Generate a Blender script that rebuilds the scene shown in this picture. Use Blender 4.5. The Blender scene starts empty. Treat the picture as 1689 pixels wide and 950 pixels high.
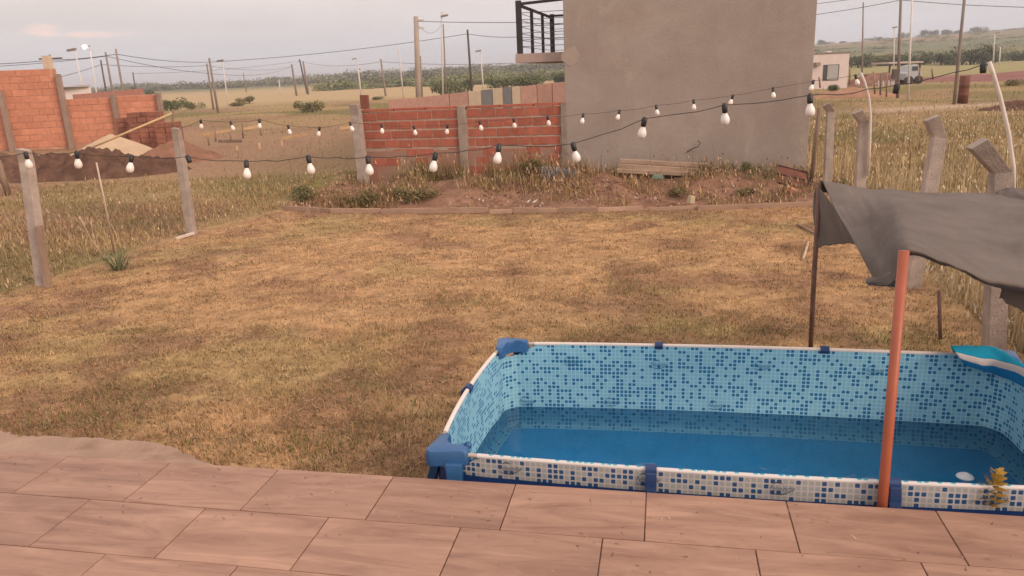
import bpy, bmesh, math, random
import numpy as np
from mathutils import Vector, Matrix, Quaternion
random.seed(7); rng = np.random.default_rng(11)
SC = bpy.context.scene; COL = SC.collection
# ------------------------------------------------------------------ camera
PW, PH, FPX, HC = 1689, 950, 1250.0, 2.195
PITCH = math.atan(357 / FPX); ROLL = math.radians(-2.5)
_F = Vector((0, math.cos(PITCH), -math.sin(PITCH))); _U0 = Vector((0, math.sin(PITCH), math.cos(PITCH))); _R0 = Vector((1, 0, 0))
_R = _R0 * math.cos(ROLL) + _U0 * math.sin(ROLL); _U = _U0 * math.cos(ROLL) - _R0 * math.sin(ROLL); CAM = Vector((0, 0, HC))
cam = bpy.data.cameras.new('camera'); camo = bpy.data.objects.new('camera', cam); COL.objects.link(camo)
cam.sensor_width = 36; cam.lens = 36 * FPX / PW; cam.clip_end = 6000; cam.clip_start = 0.05
m = Matrix.Identity(4)
for i in range(3): m[i][0] = _R[i]; m[i][1] = _U[i]; m[i][2] = -_F[i]; m[i][3] = CAM[i]
camo.matrix_world = m; SC.camera = camo
def ray(x, y): return _F + _R * ((x - PW / 2) / FPX) - _U * ((y - PH / 2) / FPX)
def at(x, y, Y): d = ray(x, y); return CAM + d * (Y / d.y)          # survey: sight line at distance Y
def gr(x, y, z=0.0): d = ray(x, y); return CAM + d * ((z - HC) / d.z)   # survey: sight line on level z
# ------------------------------------------------------------------ sky, sun, exposure
world = bpy.data.worlds.new('World'); SC.world = world; world.use_nodes = True
SUN_AZ, SUN_EL = math.radians(128), math.radians(16)       # azimuth clockwise from +Y: to the right and behind
nt = world.node_tree; N = nt.nodes; LK = nt.links; N.clear()
wo = N.new('ShaderNodeOutputWorld'); bg = N.new('ShaderNodeBackground'); LK.new(bg.outputs[0], wo.inputs[0])
sky = N.new('ShaderNodeTexSky'); sky.sky_type = 'NISHITA'; sky.sun_disc = False
sky.sun_elevation = SUN_EL; sky.sun_rotation = SUN_AZ; sky.air_density = 1.3; sky.dust_density = 3.0
skm = N.new('ShaderNodeVectorMath'); skm.operation = 'SCALE'; skm.inputs['Scale'].default_value = 0.09; LK.new(sky.outputs[0], skm.inputs[0])
tc = N.new('ShaderNodeTexCoord'); sx = N.new('ShaderNodeSeparateXYZ'); LK.new(tc.outputs['Generated'], sx.inputs[0])
el = N.new('ShaderNodeMapRange'); el.inputs[1].default_value = -0.02; el.inputs[2].default_value = 0.7; LK.new(sx.outputs['Z'], el.inputs[0])
cr = N.new('ShaderNodeValToRGB'); LK.new(el.outputs[0], cr.inputs[0]); e = cr.color_ramp.elements
e[0].position = 0.0; e[0].color = (.49, .49, .53, 1); e[1].position = 1.0; e[1].color = (.98, .84, .79, 1)
for p, c in ((.071, (.51, .495, .525, 1)), (.143, (.57, .505, .50, 1)), (.23, (.71, .605, .58, 1)), (.42, (.74, .62, .585, 1))):
    x = e.new(p); x.color = c
# faint streaked cloud and pinkish banks
mp = N.new('ShaderNodeMapping'); mp.inputs['Scale'].default_value = (1.6, 1.6, 9.0); LK.new(tc.outputs['Generated'], mp.inputs[0])
nz = N.new('ShaderNodeTexNoise'); nz.inputs['Scale'].default_value = 2.2; nz.inputs['Detail'].default_value = 6; nz.inputs['Roughness'].default_value = .55
LK.new(mp.outputs[0], nz.inputs['Vector'])
nr = N.new('ShaderNodeMapRange'); nr.inputs[1].default_value = .35; nr.inputs[2].default_value = .75; nr.inputs[3].default_value = .93; nr.inputs[4].default_value = 1.10
LK.new(nz.outputs[0], nr.inputs[0])
vm = N.new('ShaderNodeVectorMath'); vm.operation = 'SCALE'; LK.new(cr.outputs[0], vm.inputs[0]); LK.new(nr.outputs[0], vm.inputs['Scale'])
# two small salmon cloud streaks low in the sky to the left, clouds of the place at their own bearing
def cloud_streak(px, py, hw, hh, col, prev):
    d = ray(px, py).normalized(); az = math.atan2(d.x, d.y); elv = math.asin(d.z)
    a = N.new('ShaderNodeMath'); a.operation = 'ARCTAN2'; LK.new(sx.outputs['X'], a.inputs[0]); LK.new(sx.outputs['Y'], a.inputs[1])
    def aff(src, c0, w):
        q = N.new('ShaderNodeMath'); q.operation = 'MULTIPLY_ADD'; q.inputs[1].default_value = 1 / w; q.inputs[2].default_value = -c0 / w
        LK.new(src, q.inputs[0]); p = N.new('ShaderNodeMath'); p.operation = 'POWER'; ab = N.new('ShaderNodeMath'); ab.operation = 'ABSOLUTE'
        LK.new(q.outputs[0], ab.inputs[0]); LK.new(ab.outputs[0], p.inputs[0]); p.inputs[1].default_value = 2; return p.outputs[0]
    s = N.new('ShaderNodeMath'); s.operation = 'ADD'; LK.new(aff(a.outputs[0], az, hw), s.inputs[0]); LK.new(aff(sx.outputs['Z'], d.z, hh), s.inputs[1])
    n2 = N.new('ShaderNodeTexNoise'); n2.inputs['Scale'].default_value = 26; n2.inputs['Detail'].default_value = 4; LK.new(mp.outputs[0], n2.inputs['Vector'])
    s2 = N.new('ShaderNodeMath'); s2.operation = 'MULTIPLY_ADD'; LK.new(n2.outputs[0], s2.inputs[0]); s2.inputs[1].default_value = 1.6; LK.new(s.outputs[0], s2.inputs[2])
    r = N.new('ShaderNodeMapRange'); r.interpolation_type = 'SMOOTHSTEP'; r.inputs[1].default_value = .6; r.inputs[2].default_value = 1.9; r.inputs[3].default_value = .8; r.inputs[4].default_value = 0; LK.new(s2.outputs[0], r.inputs[0])
    mx = N.new('ShaderNodeMixRGB'); LK.new(r.outputs[0], mx.inputs[0]); LK.new(prev, mx.inputs[1]); mx.inputs[2].default_value = col; return mx.outputs[0]
c_ = cloud_streak(68, 50, .022, .007, (.80, .55, .49, 1), vm.outputs[0])
c_ = cloud_streak(150, 57, .05, .004, (.76, .55, .50, 1), c_)
mix = N.new('ShaderNodeMixRGB'); mix.inputs[0].default_value = .86; LK.new(skm.outputs[0], mix.inputs[1]); LK.new(c_, mix.inputs[2])
LK.new(mix.outputs[0], bg.inputs[0]); bg.inputs[1].default_value = 1.0
sl = bpy.data.lights.new('sun', 'SUN'); sl.energy = 1.5; sl.angle = math.radians(25); sl.color = (1.0, .74, .58)
so = bpy.data.objects.new('sun', sl); COL.objects.link(so)
sd = Vector((math.sin(SUN_AZ) * math.cos(.5), math.cos(SUN_AZ) * math.cos(.5), math.sin(.5)))
so.rotation_euler = sd.to_track_quat('Z', 'Y').to_euler()
SC.cycles.max_bounces = 6; SC.cycles.diffuse_bounces = 3; SC.cycles.glossy_bounces = 3; SC.cycles.transmission_bounces = 4; SC.cycles.transparent_max_bounces = 6
SC.view_settings.view_transform = 'Standard'; SC.view_settings.look = 'None'; SC.view_settings.exposure = 0.62; SC.view_settings.gamma = 1.0
# ------------------------------------------------------------------ helpers
def vnoise(x, y, seed=0):
    xi = np.floor(x).astype(np.int64); yi = np.floor(y).astype(np.int64); fx = x - xi; fy = y - yi
    fx = fx * fx * (3 - 2 * fx); fy = fy * fy * (3 - 2 * fy)
    def hsh(a, b):
        n = (a * 374761393 + b * 668265263 + seed * 974634777) & 0xffffffff; n = ((n ^ (n >> 13)) * 1274126177) & 0xffffffff
        return ((n ^ (n >> 16)) & 0xffff) / 65535.0
    return (hsh(xi, yi) * (1 - fx) + hsh(xi + 1, yi) * fx) * (1 - fy) + (hsh(xi, yi + 1) * (1 - fx) + hsh(xi + 1, yi + 1) * fx) * fy
def fbm(x, y, s=0, o=4):
    x = np.asarray(x, float); y = np.asarray(y, float); r = 0; a = .5; t = 0
    for i in range(o): r = r + a * vnoise(x * 2 ** i + 17 * i, y * 2 ** i - 9 * i, s + i); t += a; a *= .5
    return r / t
def sstep(a, b, x): t = np.clip((x - a) / (b - a), 0, 1); return t * t * (3 - 2 * t)
def mat(name, col, rough=.8, var=.15, scale=6, bump=.0, bscale=60, metal=0, spec=.3, col2=None, stretch=(1, 1, 1), attr=None, det=6, distort=0.0, coord='Object', trans=0):
    M = bpy.data.materials.new(name); M.use_nodes = True; t = M.node_tree; n = t.nodes; b = n['Principled BSDF']
    b.inputs['Roughness'].default_value = rough; b.inputs['Metallic'].default_value = metal; b.inputs['Specular IOR Level'].default_value = spec
    tcn = n.new('ShaderNodeTexCoord'); mpn = n.new('ShaderNodeMapping'); mpn.inputs['Scale'].default_value = stretch; t.links.new(tcn.outputs[coord], mpn.inputs[0])
    oi = n.new('ShaderNodeObjectInfo'); ad = n.new('ShaderNodeVectorMath'); ad.operation = 'MULTIPLY_ADD'
    ad.inputs[1].default_value = (31, 17, 23); t.links.new(oi.outputs['Random'], ad.inputs[0]); t.links.new(mpn.outputs[0], ad.inputs[2])
    nz = n.new('ShaderNodeTexNoise'); nz.inputs['Scale'].default_value = scale; nz.inputs['Detail'].default_value = det; nz.inputs['Distortion'].default_value = distort
    nz.inputs['Roughness'].default_value = .62; t.links.new(ad.outputs[0], nz.inputs['Vector'])
    mx = n.new('ShaderNodeMixRGB'); rp = n.new('ShaderNodeMapRange'); rp.inputs[1].default_value = .3; rp.inputs[2].default_value = .7; t.links.new(nz.outputs[0], rp.inputs[0])
    t.links.new(rp.outputs[0], mx.inputs[0])
    if attr:
        at_ = n.new('ShaderNodeAttribute'); at_.attribute_name = attr
        a1 = n.new('ShaderNodeVectorMath'); a1.operation = 'SCALE'; a1.inputs['Scale'].default_value = 1 - var
        a2 = n.new('ShaderNodeVectorMath'); a2.operation = 'SCALE'; a2.inputs['Scale'].default_value = 1 + var
        t.links.new(at_.outputs['Color'], a1.inputs[0]); t.links.new(at_.outputs['Color'], a2.inputs[0]); t.links.new(a1.outputs[0], mx.inputs[1]); t.links.new(a2.outputs[0], mx.inputs[2])
    else:
        c2 = col2 or tuple(min(1, c * (1 + var)) for c in col); mx.inputs[1].default_value = (*[c * (1 - var) for c in col], 1); mx.inputs[2].default_value = (*c2, 1)
    # per-object tint, so repeats differ
    hv = n.new('ShaderNodeHueSaturation'); rr = n.new('ShaderNodeMapRange'); rr.inputs[3].default_value = 1 - var * .7; rr.inputs[4].default_value = 1 + var * .7
    t.links.new(oi.outputs['Random'], rr.inputs[0]); t.links.new(rr.outputs[0], hv.inputs['Value']); t.links.new(mx.outputs[0], hv.inputs['Color'])
    t.links.new(hv.outputs[0], b.inputs['Base Color'])
    if trans: b.inputs['Transmission Weight'].default_value = trans
    if bump:
        n3 = n.new('ShaderNodeTexNoise'); n3.inputs['Scale'].default_value = bscale; n3.inputs['Detail'].default_value = 5; t.links.new(ad.outputs[0], n3.inputs['Vector'])
        bp = n.new('ShaderNodeBump'); bp.inputs['Strength'].default_value = bump; bp.inputs['Distance'].default_value = .02; t.links.new(n3.outputs[0], bp.inputs['Height']); t.links.new(bp.outputs[0], b.inputs['Normal'])
    return M
def tag(o, label=None, cat=None, group=None, kind=None):
    if label: o['label'] = label
    if cat: o['category'] = cat
    if group: o['group'] = group
    if kind: o['kind'] = kind
    return o
def empty(name, loc, label=None, cat=None, group=None):
    o = bpy.data.objects.new(name, None); COL.objects.link(o); o.location = loc; o.empty_display_size = .2; return tag(o, label, cat, group)
def link(name, me, M=None, parent=None, mw=None, smooth=False):
    o = bpy.data.objects.new(name, me); COL.objects.link(o)
    if M is not None and not me.materials: me.materials.append(M)
    if parent is not None:
        o.parent = parent
        off = Vector((0, 0, 0)); p = parent
        while p: off += p.location; p = p.parent
        o.location = -off if mw is None else Vector(mw) - off         # parents are only ever translated
    elif mw is not None: o.location = mw
    if smooth: me.polygons.foreach_set('use_smooth', [True] * len(me.polygons))
    return o
def npmesh(name, V, Fc, col=None, uv=None):
    me = bpy.data.meshes.new(name); V = np.asarray(V, np.float32); Fc = np.asarray(Fc, np.int32); k = Fc.shape[1]
    me.vertices.add(len(V)); me.vertices.foreach_set('co', V.ravel()); me.loops.add(Fc.size); me.loops.foreach_set('vertex_index', Fc.ravel())
    me.polygons.add(len(Fc)); me.polygons.foreach_set('loop_start', np.arange(0, Fc.size, k, dtype=np.int32)); me.polygons.foreach_set('loop_total', np.full(len(Fc), k, np.int32))
    if col is not None:
        a = me.attributes.new('Col', 'FLOAT_COLOR', 'POINT'); c = np.ones((len(V), 4), np.float32); c[:, :3] = col; a.data.foreach_set('color', c.ravel())
    if uv is not None:
        u = me.uv_layers.new(name='UVMap'); u.data.foreach_set('uv', np.asarray(uv, np.float32)[Fc.ravel()].ravel())
    me.update(); me.validate(); return me
def grid_faces(nu, nv, close_u=False):
    f = []
    for i in range(nu if close_u else nu - 1):
        for j in range(nv - 1):
            a = i * nv + j; b = ((i + 1) % nu) * nv + j; f.append((a, b, b + 1, a + 1))
    return f
def box_bm(bm, c, ex, ey, ez, taper=1.0):
    c, ex, ey, ez = map(Vector, (c, ex, ey, ez)); v = []
    for k in (-1, 1):
        s = taper if k > 0 else 1
        for a, b in ((-1, -1), (1, -1), (1, 1), (-1, 1)): v.append(bm.verts.new(c + ex * (a * .5 * s) + ey * (b * .5 * s) + ez * (k * .5)))
    for f in ((3, 2, 1, 0), (4, 5, 6, 7), (0, 1, 5, 4), (1, 2, 6, 5), (2, 3, 7, 6), (3, 0, 4, 7)): bm.faces.new([v[i] for i in f])
def fin(bm, name, bev=0, seg=2):
    bm.normal_update()
    if bev: bmesh.ops.bevel(bm, geom=bm.edges[:], offset=bev, segments=seg, affect='EDGES', profile=.6)
    bmesh.ops.recalc_face_normals(bm, faces=bm.faces[:]); me = bpy.data.meshes.new(name); bm.to_mesh(me); bm.free(); return me
def box_me(name, c, ex, ey, ez, bev=0, taper=1.0): bm = bmesh.new(); box_bm(bm, c, ex, ey, ez, taper); return fin(bm, name, bev)
def tube_me(name, pts, rad, n=8, caps=True, uvs=False):
    P = [Vector(p) for p in pts]; rs = rad if isinstance(rad, (list, tuple)) else [rad] * len(P); V = []; F = []; up = None; UV = []; L = 0
    for i, p in enumerate(P):
        t = (P[min(i + 1, len(P) - 1)] - P[max(i - 1, 0)]).normalized()
        if up is None: up = t.orthogonal().normalized() if abs(t.z) > .9 else Vector((0, 0, 1)).cross(t).normalized()
        up = (up - t * up.dot(t)).normalized(); w = t.cross(up)
        if i: L += (p - P[i - 1]).length
        for k in range(n):
            a = 2 * math.pi * k / n; V.append(p + (up * math.cos(a) + w * math.sin(a)) * rs[i]); UV.append((L, rs[i] * a))
    for i in range(len(P) - 1):
        for k in range(n): F.append((i * n + k, i * n + (k + 1) % n, (i + 1) * n + (k + 1) % n, (i + 1) * n + k))
    if caps: F.append(tuple(range(n))[::-1]); F.append(tuple((len(P) - 1) * n + k for k in range(n)))
    me = bpy.data.meshes.new(name); me.from_pydata([tuple(v) for v in V], [], F)
    if uvs:
        u = me.uv_layers.new(name='UVMap')
        for l in me.loops: u.data[l.index].uv = UV[l.vertex_index]
    me.polygons.foreach_set('use_smooth', [len(f) == 4 for f in F]); me.update(); return me
def lathe_me(name, prof, n=14):
    V = []; F = []
    for r, z in prof:
        for k in range(n): a = 2 * math.pi * k / n; V.append((r * math.cos(a), r * math.sin(a), z))
    for i in range(len(prof) - 1):
        for k in range(n): F.append((i * n + k, i * n + (k + 1) % n, (i + 1) * n + (k + 1) % n, (i + 1) * n + k))
    me = bpy.data.meshes.new(name); me.from_pydata(V, [], F); me.polygons.foreach_set('use_smooth', [True] * len(F)); me.update(); return me
def cr4(p, t):     # Catmull-Rom through a list
    n = len(p) - 1; x = min(max(t * n, 0), n - 1e-6); i = int(x); f = x - i
    a, b, c, d = p[max(i - 1, 0)], p[i], p[min(i + 1, n)], p[min(i + 2, n)]
    return 0.5 * ((2 * b) + (c - a) * f + (2 * a - 5 * b + 4 * c - d) * f * f + (3 * b - a - 3 * c + d) * f ** 3)
def patch_me(name, rows, nu, nv, wob=0, thick=.004, seed=1):
    V = []; UV = []
    for i in range(nu):
        u = i / (nu - 1); colp = [cr4(r, u) for r in rows]
        for j in range(nv):
            v = j / (nv - 1); p = cr4(colp, v)
            if wob: p = p + Vector((0, 0, wob * (float(fbm(u * 9, v * 5, seed)) - .5) * 2))
            V.append(p); UV.append((u, v))
    me = npmesh(name, [tuple(v) for v in V], grid_faces(nu, nv), uv=UV); me.polygons.foreach_set('use_smooth', [True] * len(me.polygons)); return me
def solid(o, t): md = o.modifiers.new('thickness', 'SOLIDIFY'); md.thickness = t; md.offset = 0; return o
# ------------------------------------------------------------------ terrain
W0 = Vector((1.15, 14.65)); E1 = Vector((.9766, -.2149)); E2 = Vector((.2149, .9766))
def wl(t, d, z=0): p = W0 + E1 * t + E2 * d; return Vector((p.x, p.y, z))     # wall frame: along, behind, up
PFL, PBL, PBR = Vector((-.371, 3.104)), Vector((-.062, 4.496)), Vector((2.743, 3.929)); PFR = PFL + (PBR - PBL)
def in_pool(x, y, pad=0.0):
    ax = (PFR - PFL); ay = (PBL - PFL); dx = x - PFL.x; dy = y - PFL.y
    s = (dx * ax.x + dy * ax.y) / ax.length; t = (dx * ay.x + dy * ay.y) / ay.length
    return np.minimum(np.minimum(s + pad, ax.length + pad - s), np.minimum(t + pad, ay.length + pad - t))   # >0 inside
HT, HA = [-5, -.68, -.3, 0, .07, .4, .68, 5], [2, 2, 2.2, 6.5, 8, 12, 17, 17]
def terr(x, y):
    x = np.asarray(x, float); y = np.asarray(y, float)
    d = (x - W0.x) * E2.x + (y - W0.y) * E2.y; t = (x - W0.x) * E1.x + (y - W0.y) * E1.y
    lump = (fbm(x * 1.1, y * 1.1, 5) - .45) * .42 + (fbm(x * 4, y * 4, 8) - .5) * .20
    h = (.22 + lump) * sstep(-2.35, -1.2, d) * (1 - sstep(.3, 3, d)) * sstep(-6.0, -4.6, t) * (1 - sstep(4.3, 5.6, t))
    h = h + (fbm(x * 3, y * 3, 2) - .5) * .035 * (1 - sstep(20, 60, y)) + (fbm(x * .15, y * .15, 4) - .5) * .5 * sstep(14, 40, y) * (1 - sstep(.3, .5, 0 * x))
    h = h - .16 * sstep(-.17, -.08, in_pool(x, y)) - .06 * (1 - sstep(3.0, 3.6, y + .2 * x))
    A = np.interp(x / np.maximum(y, 1), HT, HA)
    h = h + A * sstep(130, 640, y) * (.94 + .12 * fbm(x * .012, y * .012, 3))
    return h
def gz(x, y): return float(terr(np.array([x]), np.array([y]))[0])
# zone colours (albedo)
SOIL, STRAW, OLIVE, DRYF, GREENF = np.array((.17, .092, .06)), np.array((.368, .23, .12)), np.array((.225, .178, .078)), np.array((.33, .235, .115)), np.array((.12, .13, .055))
RED = np.array((.25, .145, .095)); PATH = np.array((.38, .29, .21))
def fence_l(y): return np.interp(y, [0, 8.75, 11.43, 13.3, 30], [-6.3, -5.6, -4.9, -4.0, 1.5])
def fence_r(y): return np.interp(y, [0, 5.4, 12.3, 30], [3.3, 3.75, 5.15, 8.6])
def zone(x, y):
    x = np.asarray(x, float); y = np.asarray(y, float); L = lambda a, b, k: a * (1 - k[..., None]) + b * k[..., None]
    d = (x - W0.x) * E2.x + (y - W0.y) * E2.y
    bare = 1.0 * sstep(.52, .68, fbm(x * 1.5, y * 1.7, 21) + .22 * (fbm(x * 6, y * 6, 22) - .5))
    near = np.exp(-(((x + .75) / 1.0) ** 2 + ((y - 4.0) / .8) ** 2)); bare = np.clip(bare + .75 * near * sstep(.35, .6, fbm(x * 3, y * 3, 33)), 0, 1)
    bare = np.clip(bare + .55 * sstep(-3.6, -2.8, d) * (1 - sstep(-2.4, -2.2, d)) * fbm(x * 2, y * 2, 35), 0, 1)
    bare = np.clip(bare + .6 * (1 - sstep(.15, .8, x - fence_l(y))) * (fbm(x * 2, y * 2, 36)), 0, 1)
    green = sstep(.45, .70, fbm(x * .7 + 5, y * .7, 40)) * .7 + .35 * np.exp(-(((x - 1.2) / 1.8) ** 2 + ((y - 6.0) / 1.2) ** 2))
    c = np.broadcast_to(STRAW, x.shape + (3,)).copy(); c = L(c, OLIVE * 1.15, np.clip(green * .75, 0, .75)); c = L(c, SOIL * 1.1, bare * .60)
    c = c * (.66 + .70 * fbm(x * 5, y * 8, 55, 4))[..., None]
    # mound strip
    mnd = sstep(-2.45, -2.25, d) * (1 - sstep(1, 3, d)) * sstep(fence_l(y) - .4, fence_l(y) + .4, x) * (1 - sstep(fence_r(y) - .2, fence_r(y) + .4, x))
    c = L(c, (RED * .85)[None, :] * (.65 + .7 * fbm(x * 4, y * 4, 60))[..., None], mnd)
    # fields beyond the fences
    fl = np.clip(sstep(.2, -.3, x - fence_l(y)) * 1.0 if False else 1 - sstep(-.3, .2, x - fence_l(y)), 0, 1); frr = sstep(-.2, .3, x - fence_r(y)); far = sstep(15.5, 18, y)
    fo = np.clip(np.maximum(np.maximum(fl, frr), far), 0, 1)
    fc = np.broadcast_to(DRYF, x.shape + (3,)).copy() * .8; k = sstep(.4, .62, fbm(x * .23, y * .23, 70)); fc = L(fc, np.array((.155, .13, .052)), k)
    k = sstep(.52, .66, fbm(x * .16 + 9, y * .16, 71)) * (1 - sstep(60, 90, y)) * (1 - frr * .6); fc = L(fc, RED * .95, k)
    k = sstep(17, 20, y) * (1 - sstep(36, 50, y)) * (1 - sstep(-8, 2, x)) * .75; fc = L(fc, np.array((.27, .165, .105)), k)
    # pale track on the right field
    yy = 32 + (x - 18) * .18 ; k = np.exp(-((y - yy) / .9) ** 2) * sstep(12, 17, x); fc = L(fc, PATH, k * .9)
    k = sstep(60, 95, y) * (1 - sstep(230, 300, y)) * (1 - sstep(-5, 30, x)); fc = L(fc, np.array((.36, .27, .15)), k)
    k = sstep(46, 70, y) * sstep(10, 24, x) * (1 - sstep(150, 175, y)); fc = L(fc, np.array((.25, .22, .105)), k)
    k = sstep(170, 330, y); fc = L(fc, np.array((.13, .14, .075)), k)
    k = sstep(330, 520, y) * sstep(.28, .42, x / np.maximum(y, 1)); fc = L(fc, np.array((.25, .165, .10)) * 1, k * sstep(.3, .55, fbm(x * .012, y * .02, 77)))
    c = L(c, fc, fo); return c
def axis(segs):
    out = [segs[0][0]]
    for a, b, s0, s1 in segs:
        x = a
        while x < b - 1e-6:
            k = (x - a) / (b - a); x = min(b, x + s0 + (s1 - s0) * k); out.append(x)
    return np.array(sorted(set(np.round(out, 4))))
right = axis([(0, 6.5, .09, .09), (6.5, 30, .14, 1.2), (30, 120, 1.4, 5), (120, 900, 6, 40), (900, 3000, 60, 300)])
gx = np.concatenate([-right[::-1], right[1:]]); gy = axis([(-60, -2, 12, 1), (-2, 2.4, .8, .3), (2.4, 15.5, .09, .09), (15.5, 45, .14, .8), (45, 160, 1.0, 4), (160, 800, 5, 14), (800, 4000, 30, 400)])
GX, GY = np.meshgrid(gx, gy, indexing='ij'); V = np.stack([GX, GY, terr(GX, GY)], -1).reshape(-1, 3)
nx, ny = GX.shape; idx = np.arange(nx * ny).reshape(nx, ny); Fq = np.stack([idx[:-1, :-1], idx[1:, :-1], idx[1:, 1:], idx[:-1, 1:]], -1).reshape(-1, 4)
M_ground = mat('ground_soil', (0, 0, 0), .95, .28, 9, .5, 45, attr='Col', spec=.1)
go = link('ground', npmesh('ground', V, Fq, col=zone(GX, GY).reshape(-1, 3)), M_ground, smooth=True); tag(go, 'dry brown lawn and fields running out to the hills', kind='structure')
# ------------------------------------------------------------------ blades (grass, straw, weeds): real leaf-sized faces
M_blade = mat('grass_blade', (0, 0, 0), .85, .12, 3, attr='Col', spec=.15)
def blades(name, P, length, width, lean, col, label, cat=None, seg=1, kind='stuff', tipcol=None, parent=None):
    n = len(P); a = rng.uniform(0, 2 * np.pi, n); ln = np.asarray(lean) * np.ones(n)
    dirx, diry = np.cos(a), np.sin(a); hx = np.stack([-diry, dirx, np.zeros(n)], -1) * (np.asarray(width) * np.ones(n))[:, None] * .5
    h = np.asarray(length) * np.ones(n); out = h * np.sin(ln); up = h * np.cos(ln); D = np.stack([dirx * out, diry * out, up], -1)
    if seg == 1:
        V = np.stack([P - hx, P + hx, P + D], 1).reshape(-1, 3); F = np.arange(3 * n).reshape(-1, 3); c = np.repeat(col, 3, 0)
        if tipcol is not None: c.reshape(n, 3, 3)[:, 2] = tipcol
    else:
        m1 = P + D * .55 * np.array((.7, .7, 1.08)); V = np.stack([P - hx, P + hx, m1 + hx * .8, m1 - hx * .8, P + D], 1).reshape(-1, 3); b = np.arange(n)[:, None] * 5
        F = np.concatenate([b + np.array([[0, 1, 2]]), b + np.array([[0, 2, 3]]), b + np.array([[3, 2, 4]])], 0); c = np.repeat(col, 5, 0)
        if tipcol is not None: c.reshape(n, 5, 3)[:, 4] = tipcol
    o = link(name, npmesh(name, V, F, col=c), M_blade, parent)
    if parent is None: tag(o, label, cat, kind=kind)
    return o
def scatter(n, ylo, yhi, xlo, xhi, p=1.5):
    k = 1 - p; u = rng.random(n); y = (ylo ** k + u * (yhi ** k - ylo ** k)) ** (1 / k); s = rng.random(n); x = xlo(y) + s * (xhi(y) - xlo(y)); return x, y
def ground_pts(x, y): return np.stack([x, y, terr(x, y) - .003], -1)
fov = .80
# short lawn
x, y = scatter(360000, 3.1, 13.2, lambda y: np.maximum(fence_l(y), -fov * y - .4), lambda y: np.minimum(fence_r(y), fov * y + .4), 1.7)
d = (x - W0.x) * E2.x + (y - W0.y) * E2.y; keep = (d < -2.35) & (in_pool(x, y) < -.03) & (y > 3.25 - .205 * x * .9)
x, y = x[keep], y[keep]; zc = zone(x, y); lum = zc.sum(-1); keep = rng.random(len(x)) < np.clip((lum - .22) / .25, .10, 1) * np.clip(.35 + 1.6 * (fbm(x * 7, y * 7, 58, 3) - .25), .15, 1); x, y, zc = x[keep], y[keep], zc[keep]
n = len(x); jit = rng.uniform(.42, 1.62, (n, 1)) * (.58 + .84 * fbm(x * 6, y * 9, 57, 3))[:, None]; pale = rng.random(n) < .07; bc = zc * jit * np.array((1.08, 1.06, 1.0)); bc[pale] = np.array((.46, .33, .18)) * rng.uniform(.75, 1.15, (pale.sum(), 1))
tuft = sstep(.45, .7, fbm(x * 3.3, y * 3.3, 90)) + .8 * sstep(.5, .65, fbm(x * 9, y * 9, 91, 2))
L_ = rng.uniform(.012, .034, n) * (1 + .9 * tuft); ln = np.where(rng.random(n) < .6, rng.uniform(1.05, 1.5, n), rng.uniform(.2, 1.0, n)); L_ = np.where(ln > 1.05, L_ * 1.5, L_)
blades('lawn_grass', ground_pts(x, y), L_, (.0016 + .0005 * y) * rng.uniform(.7, 1.3, n), ln, bc, 'short dry yellow-brown grass of the lawn')
# tussocks: small clumps of longer blades
cxx, cyy = scatter(2600, 3.4, 13.0, lambda y: np.maximum(fence_l(y), -fov * y - .4), lambda y: np.minimum(fence_r(y), fov * y + .4), 1.45)
k_ = 34; sp = .035 + .004 * cyy; x = (cxx[:, None] + rng.normal(0, 1, (len(cxx), k_)) * sp[:, None] * 1.5).ravel(); y = (cyy[:, None] + rng.normal(0, 1, (len(cxx), k_)) * sp[:, None]).ravel(); tc_ = np.repeat(np.array([(.36, .23, .115), (.22, .16, .07), (.13, .085, .05), (.28, .16, .085), (.42, .29, .16)])[rng.choice(5, len(cxx), p=[.3, .25, .2, .15, .1])], k_, 0)
d = (x - W0.x) * E2.x + (y - W0.y) * E2.y; keep = (d < -2.35) & (in_pool(x, y) < -.04) & (y > 3.25 - .205 * x * .9); x, y, tc_ = x[keep], y[keep], tc_[keep]; n = len(x)
blades('lawn_tussocks', ground_pts(x, y), rng.uniform(.015, .055, n), (.002 + .0005 * y), rng.uniform(.5, 1.45, n), tc_ * rng.uniform(.6, 1.4, (n, 1)), 'small clumps of longer dry grass dotted over the lawn', seg=2)
# green sprigs in the lawn
cx = [gr(a, b) for a, b in ((1240, 545), (1130, 540), (960, 560), (690, 690), (128, 705), (300, 735), (540, 745), (590, 640), (1500, 560), (1030, 480), (240, 640), (130, 680), (640, 555), (500, 735), (760, 500))]
P = []
for c in cx:
    k = 420; a = rng.normal(0, .16, (k, 2)); P.append(np.stack([c.x + a[:, 0] * 1.6, c.y + a[:, 1]], -1))
P = np.concatenate(P); P = P[in_pool(P[:, 0], P[:, 1]) < -.05]; n = len(P)
blades('lawn_sprig', ground_pts(P[:, 0], P[:, 1]), rng.uniform(.02, .06, n), .0045, rng.uniform(.1, .9, n), np.array((.17, .165, .055)) * rng.uniform(.7, 1.4, (n, 1)), 'greener sprigs of grass scattered over the dry lawn', seg=2)
# loose straw lying on the lawn
x, y = scatter(1500, 3.5, 12.5, lambda y: np.maximum(fence_l(y), -fov * y), lambda y: np.minimum(fence_r(y), fov * y), 1.6); k = in_pool(x, y) < -.05; x, y = x[k], y[k]; n = len(x)
blades('straw_litter', ground_pts(x, y) + np.array((0, 0, .02)), rng.uniform(.03, .12, n), .0025 + .0004 * y, rng.uniform(1.42, 1.55, n), np.array((.50, .36, .22)) * rng.uniform(.6, 1.2, (n, 1)), 'pale loose straw lying on the lawn', seg=2)
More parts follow.
